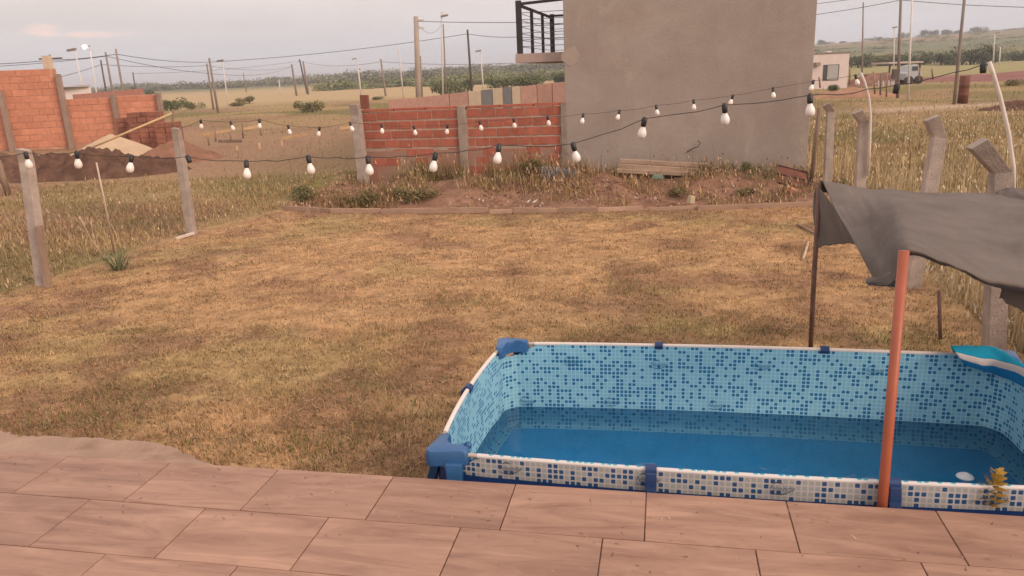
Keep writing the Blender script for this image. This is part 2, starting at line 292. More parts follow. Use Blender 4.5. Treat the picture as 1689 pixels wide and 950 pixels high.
# tall dry grass left of the fence
def tall(name, label, x, y, lo, hi, base, tip, heads, hc, wid=.008):
    kk = rng.random(len(x)) < np.clip(.25 + 1.5 * (fbm(x * .8, y * 1.3, 14) - .2), .12, 1); x, y = x[kk], y[kk]
    n = len(x); P = ground_pts(x, y); cl = .35 + 1.1 * fbm(x * .9, y * .9, 13); edge = sstep(0, .9, np.minimum(np.abs(x - fence_l(y)), np.abs(x - fence_r(y)))) * .6 + .4; L = rng.uniform(lo, hi, n) * cl * edge * rng.choice([.45, .7, .9, 1.1, 2.0], n, p=[.25, .3, .25, .16, .04])
    col = base * rng.uniform(.55, 1.5, (n, 1)) * (.7 + .6 * fbm(x * .35, y * .9, 46))[:, None]; g = sstep(.42, .62, fbm(x * .5, y * .8, 44))[:, None]; col = col * (1 - g * .6) + np.array((.185, .18, .08)) * g * .6 * rng.uniform(.7, 1.3, (n, 1))
    rd = (rng.random(n) < .15); col[rd] = np.array((.24, .14, .085)) * rng.uniform(.7, 1.3, (rd.sum(), 1))
    blades(name, P, L, (wid * .38 + .0005 * y) * rng.uniform(.6, 1.3, n), np.abs(rng.normal(.55, .4, n)), col, label, seg=2, tipcol=np.minimum(col * 1.2, .8))
    if heads:
        k = rng.integers(0, n, heads); Q = P[k] + np.stack([rng.normal(0, .05, heads), rng.normal(0, .05, heads), L[k] * rng.uniform(.75, 1.15, heads)], -1)
        hl = rng.uniform(.035, .085, heads); blades(name.replace('grass', 'seed_heads'), Q, hl, (.010 + .0008 * y[k]), rng.uniform(0, .8, heads), hc * rng.uniform(.5, 1.2, (heads, 1)), label.replace('stems', 'feathery seed heads'), seg=2)
x, y = scatter(90000, 7.2, 18.5, lambda y: -fov * y - .6, lambda y: np.minimum(fence_l(y) - .12, 0.0 * y - 3.0), 1.25)
tall('tall_field_grass', 'knee-high dry grass stems in the field behind the left fence posts', x, y, .04, .15, np.array((.345, .25, .13)), None, 2000, np.array((.50, .37, .23)))
x, y = scatter(105000, 4.6, 30, lambda y: fence_r(y) + .05, lambda y: fov * y + 1.0, 1.5)
tall('weedy_field_grass', 'tall weedy grass stems in the field behind the angled fence posts', x, y, .06, .22, np.array((.345, .27, .145)), None, 6500, np.array((.66, .55, .40)))
x, y = scatter(5200, 4.6, 16, lambda y: fence_r(y) + .05, lambda y: np.minimum(fov * y + .5, fence_r(y) + 4.5), 1.5); n = len(x); kk = rng.random(n) < sstep(.35, .6, fbm(x * 1.4, y * 1.4, 19)); x, y = x[kk], y[kk]; n = len(x)
blades('wispy_stalks', ground_pts(x, y), rng.uniform(.3, .75, n), .004 + .0004 * y, np.abs(rng.normal(.12, .16, n)), np.array((.48, .37, .22)) * rng.uniform(.6, 1.25, (n, 1)), 'tall pale wispy stalks standing behind the angled posts', seg=2)
# rough grass in the distance
x, y = scatter(42000, 18, 75, lambda y: -fov * y, lambda y: fov * y, 1.35); kk = ~((x < -5) & (y > 18) & (y < 33) & (rng.random(len(x)) < .75)); x, y = x[kk], y[kk]
tall('rough_meadow_grass', 'rough meadow grass stems beyond the brick wall', x, y, .06, .2, np.array((.30, .225, .105)), None, 0, None, .012)
# weeds on the mound and at the walls' foot
def weeds(n, t0, t1, d0, d1, lo, hi, col, name, label, heads=0):
    t = rng.uniform(t0, t1, n); dd = rng.uniform(d0, d1, n); x = W0.x + E1.x * t + E2.x * dd; y = W0.y + E1.y * t + E2.y * dd
    k = rng.random(n) < sstep(.34, .6, fbm(x * 1.7, y * 1.7, 15)); x, y = x[k], y[k]; tall(name, label, x, y, lo, hi, col, None, heads, np.array((.46, .31, .20)), .008)
weeds(30000, -5.2, 4.9, -2.3, -.15, .04, .25, np.array((.36, .23, .12)), 'mound_grass', 'dry weedy grass stems over the dirt strip by the walls', 1100)
weeds(11000, -5.2, 4.9, -2.4, -1.5, .04, .17, np.array((.31, .225, .10)), 'kerb_fringe_grass', 'golden fringe of grass stems right behind the edging boards', 300)
weeds(9000, -5.2, 4.9, -2.1, -.2, .10, .34, np.array((.25, .19, .085)), 'clump_grass', 'olive clumps of weedy grass stems on the dirt strip', 500)
weeds(4200, -4.6, .3, -.8, -.1, .15, .5, np.array((.28, .185, .075)), 'wall_foot_grass', 'taller weedy grass stems at the foot of the brick wall', 300)
weeds(1300, .2, 4.4, -.45, -.08, .15, .5, np.array((.28, .20, .085)), 'plaster_foot_grass', 'thin grass stems along the foot of the grey house wall', 60)
# earth crumbs on the mound: rubble chips as small tetrahedra
def chips(name, label, x, y, s, cols):
    n = len(x); P = np.stack([x, y, terr(x, y)], -1); tet = np.array([(1, 0, -.3), (-.5, .87, -.3), (-.5, -.87, -.3), (.1, 0, .8)]); a = rng.uniform(0, 6.28, n); ca, sa = np.cos(a), np.sin(a)
    T = tet[None] * (s[:, None, None] * rng.uniform(.5, 1.2, (n, 4, 3))); X = T[..., 0] * ca[:, None] - T[..., 1] * sa[:, None]; Yv = T[..., 0] * sa[:, None] + T[..., 1] * ca[:, None]
    V = (np.stack([X, Yv, T[..., 2]], -1) + P[:, None]).reshape(-1, 3); b = np.arange(n)[:, None] * 4; F = np.concatenate([b + np.array([f]) for f in ((0, 1, 3), (1, 2, 3), (2, 0, 3), (0, 2, 1))], 0)
    tag(link(name, npmesh(name, V, F, col=np.repeat(cols, 4, 0)), M_blade), label, kind='stuff')
n = 6500; t = rng.uniform(-4.8, 4.8, n); dd = rng.uniform(-2.3, -.2, n); x = W0.x + E1.x * t + E2.x * dd; y = W0.y + E1.y * t + E2.y * dd; k = rng.random(n) < sstep(.35, .65, fbm(x * 1.3, y * 1.3, 81)); x, y = x[k], y[k]; n = len(x)
pal = np.array([(.25, .13, .085), (.20, .11, .07), (.34, .22, .16), (.42, .30, .24), (.16, .09, .06)]); chips('rubble_chips', 'clods and rubble chips strewn over the dirt strip', x, y, rng.uniform(.010, .036, n) * rng.choice([.7, 1, 1.6], n), pal[rng.integers(0, 5, n)] * rng.uniform(.8, 1.2, (n, 1)))
x, y = scatter(2600, 3.6, 13, lambda y: np.maximum(fence_l(y), -fov * y), lambda y: np.minimum(fence_r(y), fov * y), 1.4); k = in_pool(x, y) < -.05; x, y = x[k], y[k]; n = len(x)
chips('soil_crumbs', 'dark soil crumbs lying between the lawn grass', x, y, rng.uniform(.008, .022, n), np.array((.14, .075, .045)) * rng.uniform(.7, 1.6, (n, 1)))
# ------------------------------------------------------------------ deck
DZ = .50; DE = Vector((.9797, -.2008)); DN = Vector((.2008, .9797)); D0 = Vector((-.02, 2.885))
TL, TD, GRT = .549, .342, .0042
def dk(s, d, z): p = D0 + DE * s + DN * d; return Vector((p.x, p.y, z))
M_tile = mat('deck_tile', (.25, .135, .092), .55, .16, 2.6, .10, 90, col2=(.395, .24, .168), stretch=(.7, 4.2, 1), spec=.35, distort=1.0, det=9)
def mottle(M, scale, amt, col, stretch=(1, 1, 1), lo=.5, hi=.75, thresh_z=None):     # a second, patchy stain layer over the base colour
    t = M.node_tree; n = t.nodes; b = n['Principled BSDF']; src = b.inputs['Base Color'].links[0].from_socket; tcn = n.new('ShaderNodeTexCoord'); oi = n.new('ShaderNodeObjectInfo')
    mpn = n.new('ShaderNodeMapping'); mpn.inputs['Scale'].default_value = stretch; t.links.new(tcn.outputs['Object'], mpn.inputs[0]); ad = n.new('ShaderNodeVectorMath'); ad.operation = 'MULTIPLY_ADD'; ad.inputs[1].default_value = (57, 91, 13); t.links.new(oi.outputs['Random'], ad.inputs[0]); t.links.new(mpn.outputs[0], ad.inputs[2])
    nz = n.new('ShaderNodeTexNoise'); nz.inputs['Scale'].default_value = scale; nz.inputs['Detail'].default_value = 8; nz.inputs['Roughness'].default_value = .65; nz.inputs['Distortion'].default_value = .4; t.links.new(ad.outputs[0], nz.inputs['Vector'])
    r = n.new('ShaderNodeMapRange'); r.interpolation_type = 'SMOOTHSTEP'; r.inputs[1].default_value = lo; r.inputs[2].default_value = hi; r.inputs[4].default_value = amt; t.links.new(nz.outputs[0], r.inputs[0])
    mx = n.new('ShaderNodeMixRGB'); t.links.new(r.outputs[0], mx.inputs[0]); t.links.new(src, mx.inputs[1]); mx.inputs[2].default_value = (*col, 1); t.links.new(mx.outputs[0], b.inputs['Base Color']); return M
mottle(M_tile, 4, .42, (.15, .085, .065), (.8, 2.6, 1), .48, .8); mottle(M_tile, 14, .35, (.42, .28, .21), (1, 2.0, 1), .55, .8)
M_grout = mat('grout', (.225, .13, .092), .95, .3, 14, .3, 80)
mottle(M_grout, 6, .8, (.36, .25, .18), (1, 1, 1), .5, .6)
deck = link('deck', box_me('deck', dk(0, -2.5, DZ / 2 - .16), (DE * 14).to_3d(), (DN * 5.0).to_3d(), (0, 0, DZ + .30)), M_grout); tag(deck, kind='structure')
bm = bmesh.new(); box_bm(bm, (0, 0, 0), (TL - GRT, 0, 0), (0, TD - GRT, 0), (0, 0, .012)); tile_me = fin(bm, 'tile', .0018, 1)
rz = math.atan2(DE.y, DE.x)
for r in range(6):
    off = (0, -.28, .35, .07, -.2, .3)[r]
    for c in range(-9, 9):
        p = dk((c + .5 + off) * TL, -(r + .5) * TD, DZ - .0045 + random.uniform(-.0008, .0008))
        if p.y < .7: continue
        if r == 0 and p.x > 3.2: continue
        q = link('tile', tile_me, M_tile, deck, p); q.rotation_euler[2] = rz
# rough concrete apron beside the deck on the left
M_conc_apron = mat('apron_concrete', (.29, .20, .148), .9, .16, 5, .35, 55, spec=.15)
outl = [gr(a, b, DZ - .02) for a, b in ((-260, 690), (-120, 702), (0, 713), (18, 716), (34, 722), (60, 722), (130, 723), (200, 728), (245, 731), (275, 737), (310, 751), (335, 764), (357, 776))]
outl = [outl[i].lerp(outl[i + 1], k / 6) + Vector((random.uniform(-.006, .006), random.uniform(-.010, .010), 0)) for i in range(len(outl) - 1) for k in range(6)] + [outl[-1]]
bm = bmesh.new(); top = [bm.verts.new((p.x, p.y, DZ - .012)) for p in outl]; lo = [bm.verts.new((p.x, p.y, -.12)) for p in outl]
back = [bm.verts.new(dk(s, -.01, DZ - .0125)) for s in (-1.35, -6.2)]
bm.faces.new(top + back)
for i in range(len(outl) - 1): bm.faces.new((top[i], lo[i], lo[i + 1], top[i + 1]))
mottle(M_conc_apron, 3, .6, (.20, .125, .085), (1, 1, 1), .5, .7)
tag(link('concrete_apron', fin(bm, 'concrete_apron'), M_conc_apron), 'rough concrete strip poured against the tiled deck', kind='structure')
n = 420; ss = rng.uniform(-4, 3, n); dd = -np.abs(rng.normal(0, .35, n)) - .02; P = np.stack([D0.x + DE.x * ss + DN.x * dd, D0.y + DE.y * ss + DN.y * dd, np.full(n, DZ + .003)], -1)
blades('deck_litter', P, rng.uniform(.004, .028, n), rng.uniform(.002, .006, n), rng.uniform(1.35, 1.5, n), np.array([(.14, .085, .055), (.42, .30, .19), (.20, .13, .07)])[rng.integers(0, 3, n)] * rng.uniform(.7, 1.2, (n, 1)), 'bits of straw and soil blown onto the deck tiles')
# ------------------------------------------------------------------ pool
RZ, WZ, FZ = .55, .125, -.008
M_navy = mat('navy_plastic', (.010, .036, .12), .4, .15, 8, .05, 60, spec=.5)
M_blue = mat('blue_plastic', (.028, .105, .255), .38, .12, 8, .05, 60, spec=.5)
M_metal = mat('pool_tube', (.42, .36, .30), .45, .15, 9, metal=.3)
M_white_tube = mat('white_sleeve', (.62, .56, .52), .5, .06, 9)
def mosaic(name, base, pale, dark, pitch=.025, thr=.36, ledge=None, rough=.38, band=None, voff=0.0):
    M = bpy.data.materials.new(name); M.use_nodes = True; t = M.node_tree; n = t.nodes; b = n['Principled BSDF']; b.inputs['Roughness'].default_value = rough; b.inputs['Specular IOR Level'].default_value = .5
    uv = n.new('ShaderNodeUVMap'); uv.uv_map = 'UVMap'
    def vmth(op, a, bb=None, sc=None):
        q = n.new('ShaderNodeVectorMath'); q.operation = op; t.links.new(a, q.inputs[0])
        if bb is not None: q.inputs[1].default_value = bb
        if sc is not None: q.inputs['Scale'].default_value = sc
        return q.outputs[0]
    def mth(op, a, bb, c=None):
        q = n.new('ShaderNodeMath'); q.operation = op
        for i, s in enumerate((a, bb, c)):
            if s is None: continue
            if isinstance(s, (int, float)): q.inputs[i].default_value = s
            else: t.links.new(s, q.inputs[i])
        return q.outputs[0]
    s = vmth('SCALE', vmth('SUBTRACT', uv.outputs[0], (0, voff, 0)), sc=1 / pitch); fl = vmth('FLOOR', s); fr = vmth('FRACTION', s); ab = vmth('ABSOLUTE', vmth('SUBTRACT', fr, (.5, .5, 0)))
    sp = n.new('ShaderNodeSeparateXYZ'); t.links.new(ab, sp.inputs[0])
    # superellipse: rounded square
    e_ = mth('ADD', mth('POWER', sp.outputs[0], 5.0), mth('POWER', sp.outputs[1], 5.0)); sq = n.new('ShaderNodeMapRange'); t.links.new(e_, sq.inputs[0]); sq.inputs[1].default_value = .37 ** 5 * .8; sq.inputs[2].default_value = .37 ** 5 * 1.25; sq.inputs[3].default_value = 1; sq.inputs[4].default_value = 0
    wn = n.new('ShaderNodeTexWhiteNoise'); wn.noise_dimensions = '2D'; t.links.new(fl, wn.inputs['Vector'])
    nz = n.new('ShaderNodeTexNoise'); nz.noise_dimensions = '2D'; nz.inputs['Scale'].default_value = .28; nz.inputs['Detail'].default_value = 1; t.links.new(fl, nz.inputs['Vector'])
    isd = mth('LESS_THAN', mth('MULTIPLY_ADD', nz.outputs[0], -.9, wn.outputs['Value']), thr - .45)
    c1 = n.new('ShaderNodeMixRGB'); t.links.new(isd, c1.inputs[0]); c1.inputs[1].default_value = (*pale, 1); c1.inputs[2].default_value = (*dark, 1)
    c2 = n.new('ShaderNodeMixRGB'); t.links.new(sq.outputs[0], c2.inputs[0]); c2.inputs[1].default_value = (*base, 1); t.links.new(c1.outputs[0], c2.inputs[2]); out = c2.outputs[0]
    if ledge:
        su = n.new('ShaderNodeSeparateXYZ'); t.links.new(uv.outputs[0], su.inputs[0]); k = mth('LESS_THAN', su.outputs[1], ledge[0])
        c3 = n.new('ShaderNodeMixRGB'); t.links.new(k, c3.inputs[0]); t.links.new(out, c3.inputs[1]); c3.inputs[2].default_value = (*ledge[1], 1); out = c3.outputs[0]
    if band:
        su = n.new('ShaderNodeSeparateXYZ'); t.links.new(uv.outputs[0], su.inputs[0]); k = mth('MULTIPLY', mth('GREATER_THAN', su.outputs[1], band[0]), mth('LESS_THAN', su.outputs[1], band[1]))
        c3 = n.new('ShaderNodeMixRGB'); t.links.new(k, c3.inputs[0]); c3.inputs[1].default_value = (*base, 1); t.links.new(out, c3.inputs[2]); out = c3.outputs[0]
    t.links.new(out, b.inputs['Base Color'])
    g = n.new('ShaderNodeTexNoise'); g.inputs['Scale'].default_value = 5; t.links.new(uv.outputs[0], g.inputs['Vector']); bp = n.new('ShaderNodeBump'); bp.inputs['Strength'].default_value = .25; bp.inputs['Distance'].default_value = .03; t.links.new(g.outputs[0], bp.inputs['Height']); t.links.new(bp.outputs[0], b.inputs['Normal'])
    return M
M_in = mosaic('liner_mosaic', (.30, .565, .70), (.215, .47, .58), (.015, .15, .31), thr=.44)
M_out = mosaic('outer_mosaic', (.42, .39, .38), (.29, .31, .30), (.018, .07, .17), thr=.46, ledge=(.457, (.010, .040, .15)))
M_floor = mat('pool_floor_vinyl', (.008, .25, .54), .5, .16, 3, .05, 30)
cor = [PFL, PFR, PBR, PBL]; pool_c = (PFL + PBR) / 2
pool = empty('frame_pool', (pool_c.x, pool_c.y, -.1), 'rectangular blue mosaic frame pool with blue corner caps beside the tiled deck', 'pool')
def side_pt(i, s, bow):        # i-th side, s 0..1, bows outward
    a, b = cor[i], cor[(i + 1) % 4]; dr = (b - a).normalized(); nrm = Vector((dr.y, -dr.x)); p = a.lerp(b, s) + nrm * (bow * 4 * s * (1 - s)); return p, nrm
BOW = (.052, .03, .038, .045)
NS = 64
def ringpts(inset, bowk, rnd):
    out = []; per = 0; prev = None
    for i in range(4):
        Ls = (cor[(i + 1) % 4] - cor[i]).length
        for k in range(NS):
            s = k / NS; p, nn = side_pt(i, s, BOW[i] * bowk); p = p - nn * inset; dc = min(s, 1 - s) * Ls
            cc = cor[i] if s < .5 else cor[(i + 1) % 4]
            if dc < rnd: p = p.lerp(pool_c, .5 * ((1 - dc / rnd) ** 2) * rnd / (cc - pool_c).length * 1.0)
            out.append((p, dc))
    return out
def wall_mesh(name, inset, zs, bows, sag, depth_uv):
    V = []; UV = []; per = None
    rings = [ringpts(inset + ins, bk, .10) for (z, bk, ins) in zs]; n = len(rings[0]); U = [0]
    for k in range(1, n + 1): U.append(U[-1] + (rings[0][k % n][0] - rings[0][k - 1][0]).length)
    for k in range(n + 1):
        for j, (z, bk, ins) in enumerate(zs):
            p, dc = rings[j][k % n]; zz = z - (sag * (1 - float(sstep(.04, .24, np.array(dc)))) if j == 0 else (sag * .8 * (1 - float(sstep(.04, .24, np.array(dc)))) if j == 1 else 0))
            wav = .006 * math.sin(U[k] * 23) * (1 - float(sstep(.1, .5, np.array(dc)))) ; c = (pool_c - p).normalized() * wav
            V.append((p.x + c.x, p.y + c.y, zz)); vv = zz if j == 0 else vv - (Vector(V[-1]) - Vector(V[-2])).length; UV.append((U[k], vv))
    return npmesh(name, V, grid_faces(n + 1, len(zs)), uv=UV)
zs = [(RZ + .002, 1.0, 0), (RZ - .06, 1.05, 0), (.40, 1.25, 0), (.3, 1.35, 0), (.2, 1.35, 0), (.1, 1.3, .0), (.05, 1.25, .0), (.02, 1.2, .008), (.0, 1.1, .022), (FZ, 1.0, .05)]
o = link('liner', wall_mesh('liner', .011, zs, None, .075, 0), M_in, pool, smooth=True)
zo = [(RZ + .002, 1.0, 0), (RZ - .06, 1.05, 0), (.40, 1.25, 0), (.25, 1.4, 0), (.1, 1.35, 0), (-.12, 1.0, .02)]
o = link('outer_wall', wall_mesh('outer_wall', -.012, zo, None, .075, 0), M_out, pool, smooth=True)
r_ = ringpts(.045, 1.0, .10); me = bpy.data.meshes.new('pool_floor'); me.from_pydata([(p.x, p.y, FZ + .002) for p, _ in r_], [], [tuple(range(len(r_)))]); link('pool_floor', me, M_floor, pool)
M_rim = mosaic('rim_mosaic', (.56, .53, .51), (.55, .52, .50), (.05, .33, .42), thr=.55, band=(.006, .025), voff=.003)
for i in range(4):
    Ls = (cor[(i + 1) % 4] - cor[i]).length; s0 = .15 / Ls
    pts = [Vector((*side_pt(i, k / 60, BOW[i])[0], RZ)) for k in range(61)]
    tb = link('rim_tube', tube_me('rim_tube', [p for k, p in enumerate(pts)], .0105, 10), M_metal, pool)
    k0 = max(1, int(.20 / Ls * 60)); link('rim_sleeve', tube_me('rim_sleeve', pts[k0:61 - k0], .0118, 14, caps=False, uvs=True), M_rim if i == 0 else M_white_tube, pool)
def loft_box(bm, secs):       # secs: list of 4-point rings
    rings = [[bm.verts.new(p) for p in s] for s in secs]
    for a, b in zip(rings, rings[1:]):
        for k in range(4): bm.faces.new((a[k], a[(k + 1) % 4], b[(k + 1) % 4], b[k]))
    bm.faces.new(rings[0][::-1]); bm.faces.new(rings[-1])
def corner_cap(i):
    c = cor[i]; a = (cor[(i + 1) % 4] - c).normalized(); b = (cor[(i - 1) % 4] - c).normalized(); A = .135; w = .037
    bm = bmesh.new(); out = -(a + b) * .03
    # L-shaped cap outline with rounded outer corner and concave inner corner
    pts = []
    for k in range(7): th = k / 6 * math.pi / 2; pts.append(c + out * .4 - b * (w * math.sin(th)) - a * (w * math.cos(th)))
    pts += [c + a * (A * .6) - b * (w * .9), c + a * A - b * (w * .72)]
    for k in range(5): th = math.pi * k / 4; pts.append(c + a * (A + .018 * math.sin(th)) - b * (w * .7 * math.cos(th)))
    pts += [c + a * (A * .62) + b * (w * .75), c + a * (w * 1.25) + b * (w * 1.25), c + b * (A * .62) + a * (w * .75)]
    for k in range(5): th = math.pi * k / 4; pts.append(c + b * (A + .018 * math.sin(th)) + a * (w * .7 * math.cos(th)))
    pts += [c + b * A - a * (w * .72), c + b * (A * .6) - a * (w * .9)]
    cen = c + (a + b) * .03; lay = []
    for z, sc in ((RZ - .045, 1.0), (RZ + .005, 1.02), (RZ + .024, .93), (RZ + .031, .74)): lay.append([bm.verts.new((*(cen + (p - cen) * sc), z)) for p in pts])
    n = len(pts)
    for l0, l1 in zip(lay, lay[1:]):
        for k in range(n): bm.faces.new((l0[k], l0[(k + 1) % n], l1[(k + 1) % n], l1[k]))
    cc = bm.verts.new((*cen, RZ + .033))
    for k in range(n): bm.faces.new((lay[-1][k], lay[-1][(k + 1) % n], cc))
    me = fin(bm, 'corner_cap'); o = link('corner_cap', me, M_blue, pool, smooth=True); me.set_sharp_from_angle(angle=.55)
    for dr, ot in ((a, -b), (b, -a)):
        bm = bmesh.new(); secs = []
        for z, hw, off in ((RZ - .03, .040, .0), (RZ - .10, .034, .012), (RZ - .22, .026, .05), (.02, .022, .12)):
            q = c + dr * .085 + ot * (off + .026) + dr * (off * .2); secs.append([Vector((*(q + dr * sx_ + ot * sy_), z)) for sx_, sy_ in ((-hw, -.022), (hw, -.022), (hw, .022), (-hw, .022))])
        loft_box(bm, secs); link('corner_leg', fin(bm, 'corner_leg', .006), M_blue, pool)
for i in range(4): corner_cap(i)
def joint(i, s):
    p, nn = side_pt(i, s, BOW[i]); a = (cor[(i + 1) % 4] - cor[i]).normalized(); bm = bmesh.new(); R_ = .024; nseg = 14; ringv = []
    for k in (-1, 1): ringv.append([bm.verts.new((*(p + a * (.024 * k) + nn * (R_ * math.cos(t))), RZ + R_ * math.sin(t))) for t in [2 * math.pi * q / nseg for q in range(nseg)]])
    for q in range(nseg): bm.faces.new((ringv[0][q], ringv[0][(q + 1) % nseg], ringv[1][(q + 1) % nseg], ringv[1][q]))
    bm.faces.new(ringv[0][::-1]); bm.faces.new(ringv[1]); j = link('clamp', fin(bm, 'clamp', .003), M_navy, pool)
    bm = bmesh.new(); secs = []
    for z, hw, off in ((RZ, .022, .018), (RZ - .06, .024, .028), (RZ - .16, .02, .07), (.0, .018, .19)):
        q = p + nn * off; secs.append([Vector((*(q + a * x_ + nn * y_), z)) for x_, y_ in ((-hw, -.018), (hw, -.018), (hw, .018), (-hw, .018))])
    loft_box(bm, secs); link('leg', fin(bm, 'leg', .005), M_navy, j)
for i, s in ((0, 1 / 3), (0, 2 / 3), (2, 1 / 3), (2, 2 / 3), (3, .5), (1, .5)): joint(i, s)
# printed script marks on the vinyl
cu = bpy.data.curves.new('mark', 'FONT'); cu.body = 'Pelopincho'; cu.size = .034; cu.shear = .35; cu.align_x = 'CENTER'; cu.resolution_u = 2
to = bpy.data.objects.new('mark', cu); COL.objects.link(to); bpy.context.view_layer.update()
lm = bpy.data.meshes.new_from_object(to.evaluated_get(bpy.context.evaluated_depsgraph_get())); bpy.data.objects.remove(to)
bm = bmesh.new(); bm.from_mesh(lm); wmax = max(v.co.x for v in bm.verts)
for v in bm.verts: v.co.x *= .050 / wmax; v.co.y += .006 + .10 * v.co.x * v.co.x * 10
def strip(bm, pts, w):
    L = [(bm.verts.new((x, y - w(i / (len(pts) - 1)), 0)), bm.verts.new((x, y + w(i / (len(pts) - 1)), 0))) for i, (x, y) in enumerate(pts)]
    for a, b in zip(L, L[1:]): bm.faces.new((a[0], b[0], b[1], a[1]))
strip(bm, [(-.052 + .104 * k / 12, .001 - .012 * math.sin(math.pi * k / 12) + .02 * (k / 12) ** 3) for k in range(13)], lambda t: .0022 * math.sin(math.pi * t) + .0005)
strip(bm, [(-.038 + .045 * k / 8, .036 + .010 * math.sin(math.pi * k / 8)) for k in range(9)], lambda t: .003 * math.sin(math.pi * t) + .0005)
lm = fin(bm, 'print_mark'); M_mark_out = mat('print_ink', (.05, .07, .11), .5, .1); M_mark_in = mat('print_ink_inner', (.01, .13, .30), .5, .1)
lm_in = lm.copy(); lm.materials.append(M_mark_out); lm_in.materials.append(M_mark_in)
def mark(me, i, s, z, inner):
    p, nn = side_pt(i, s, BOW[i] * 1.12); a = (cor[(i + 1) % 4] - cor[i]).normalized(); q = p + nn * (-.022 if inner else .022) ; fwd = -nn if inner else nn; xa = -a if inner else a
    o = link('print_mark', me, None, pool, (q.x, q.y, z)); R = Matrix((Vector((xa.x, xa.y, 0)), Vector((0, 0, 1)), Vector((fwd.x, fwd.y, 0)))).transposed(); o.rotation_euler = R.to_euler()
Lf = (cor[1] - cor[0]).length
for px in (837, 1068, 1283, 1610):
    g_ = gr(px, 790, .5); s = (Vector((g_.x, g_.y)) - cor[0]).dot((cor[1] - cor[0]).normalized()) / Lf; mark(lm, 0, s, .497, False)
for px, z in ((937, .425), (1087, .415), (1255, .425), (1428, .42), (1604, .41)):
    g_ = at(px, 610, 4.25); s = (Vector((g_.x, g_.y)) - cor[2]).dot((cor[3] - cor[2]).normalized()) / Lf; mark(lm_in, 2, s, z, True)
for px, z in ((862, .150), (1008, .155), (1180, .155)):
    g_ = at(px, 672, 4.3); s = (Vector((g_.x, g_.y)) - cor[2]).dot((cor[3] - cor[2]).normalized()) / Lf; mark(lm_in, 2, s, z, True)
# drain plug on the inside of the short wall
p, nn = side_pt(3, .62, BOW[3] * 1.1); q = p - nn * .03; bm = bmesh.new(); bmesh.ops.create_uvsphere(bm, u_segments=10, v_segments=6, radius=.022); me = fin(bm, 'valve'); o = link('valve', me, M_blue, pool, (q.x, q.y, .30), smooth=True)
# water
M_w = bpy.data.materials.new('pool_water'); M_w.use_nodes = True; t_ = M_w.node_tree; n_ = t_.nodes; n_.remove(n_['Principled BSDF'])
tr = n_.new('ShaderNodeBsdfTransparent'); tr.inputs[0].default_value = (.78, .91, .95, 1); gl = n_.new('ShaderNodeBsdfGlossy'); gl.inputs['Roughness'].default_value = .02; gl.inputs[0].default_value = (.9, .9, .9, 1)
fr = n_.new('ShaderNodeFresnel'); fr.inputs[0].default_value = 1.38; ms = n_.new('ShaderNodeMixShader'); nz = n_.new('ShaderNodeTexNoise'); nz.inputs['Scale'].default_value = 7; nz.inputs['Detail'].default_value = 3
tcw = n_.new('ShaderNodeTexCoord'); t_.links.new(tcw.outputs['Object'], nz.inputs['Vector']); bp = n_.new('ShaderNodeBump'); bp.inputs['Strength'].default_value = .14; bp.inputs['Distance'].default_value = .05; t_.links.new(nz.outputs[0], bp.inputs['Height']); t_.links.new(bp.outputs[0], gl.inputs['Normal'])
df = n_.new('ShaderNodeBsdfDiffuse'); df.inputs[0].default_value = (.03, .20, .36, 1); m0 = n_.new('ShaderNodeMixShader'); m0.inputs[0].default_value = .20; t_.links.new(tr.outputs[0], m0.inputs[1]); t_.links.new(df.outputs[0], m0.inputs[2])
t_.links.new(fr.outputs[0], ms.inputs[0]); t_.links.new(m0.outputs[0], ms.inputs[1]); t_.links.new(gl.outputs[0], ms.inputs[2]); t_.links.new(ms.outputs[0], n_['Material Output'].inputs[0])
rw = ringpts(.012, 1.3, .10); me = bpy.data.meshes.new('water'); me.from_pydata([(p.x, p.y, WZ) for p, _ in rw], [], [tuple(range(len(rw)))]); tag(link('water', me, M_w), kind='structure')
# floating chlorine dispenser
g_ = gr(1592, 784, WZ + .01); me = lathe_me('floating_dispenser', [(0, .016), (.012, .0155), (.022, .012), (.028, .007), (.036, .003), (.042, -.004), (.03, -.012), (0, -.014)], 16)
tag(link('floating_dispenser', me, mat('float_plastic', (.60, .62, .64), .5, .1), None, (g_.x, g_.y, WZ + .006)), 'small white round float on the pool water by the near rim', 'pool float')
# towel over the far corner
def stripes(name, stops):
    M = bpy.data.materials.new(name); M.use_nodes = True; t = M.node_tree; n = t.nodes; b = n['Principled BSDF']; b.inputs['Roughness'].default_value = .95; b.inputs['Specular IOR Level'].default_value = .1
    uv = n.new('ShaderNodeUVMap'); s = n.new('ShaderNodeSeparateXYZ'); t.links.new(uv.outputs[0], s.inputs[0]); r = n.new('ShaderNodeValToRGB'); r.color_ramp.interpolation = 'CONSTANT'; t.links.new(s.outputs[1], r.inputs[0]); e = r.color_ramp.elements
    e[0].position = 0; e[0].color = (*stops[0][1], 1); e[1].position = stops[1][0]; e[1].color = (*stops[1][1], 1)
    for p, c in stops[2:]: x = e.new(p); x.color = (*c, 1)
    t.links.new(r.outputs[0], b.inputs['Base Color']); nz = n.new('ShaderNodeTexNoise'); nz.inputs['Scale'].default_value = 220; bp = n.new('ShaderNodeBump'); bp.inputs['Strength'].default_value = .4; bp.inputs['Distance'].default_value = .004
    tcc = n.new('ShaderNodeTexCoord'); t.links.new(tcc.outputs['Object'], nz.inputs['Vector']); t.links.new(nz.outputs[0], bp.inputs['Height']); t.links.new(bp.outputs[0], b.inputs['Normal']); return M
TEAL, WHT = (.012, .27, .43), (.62, .54, .50)
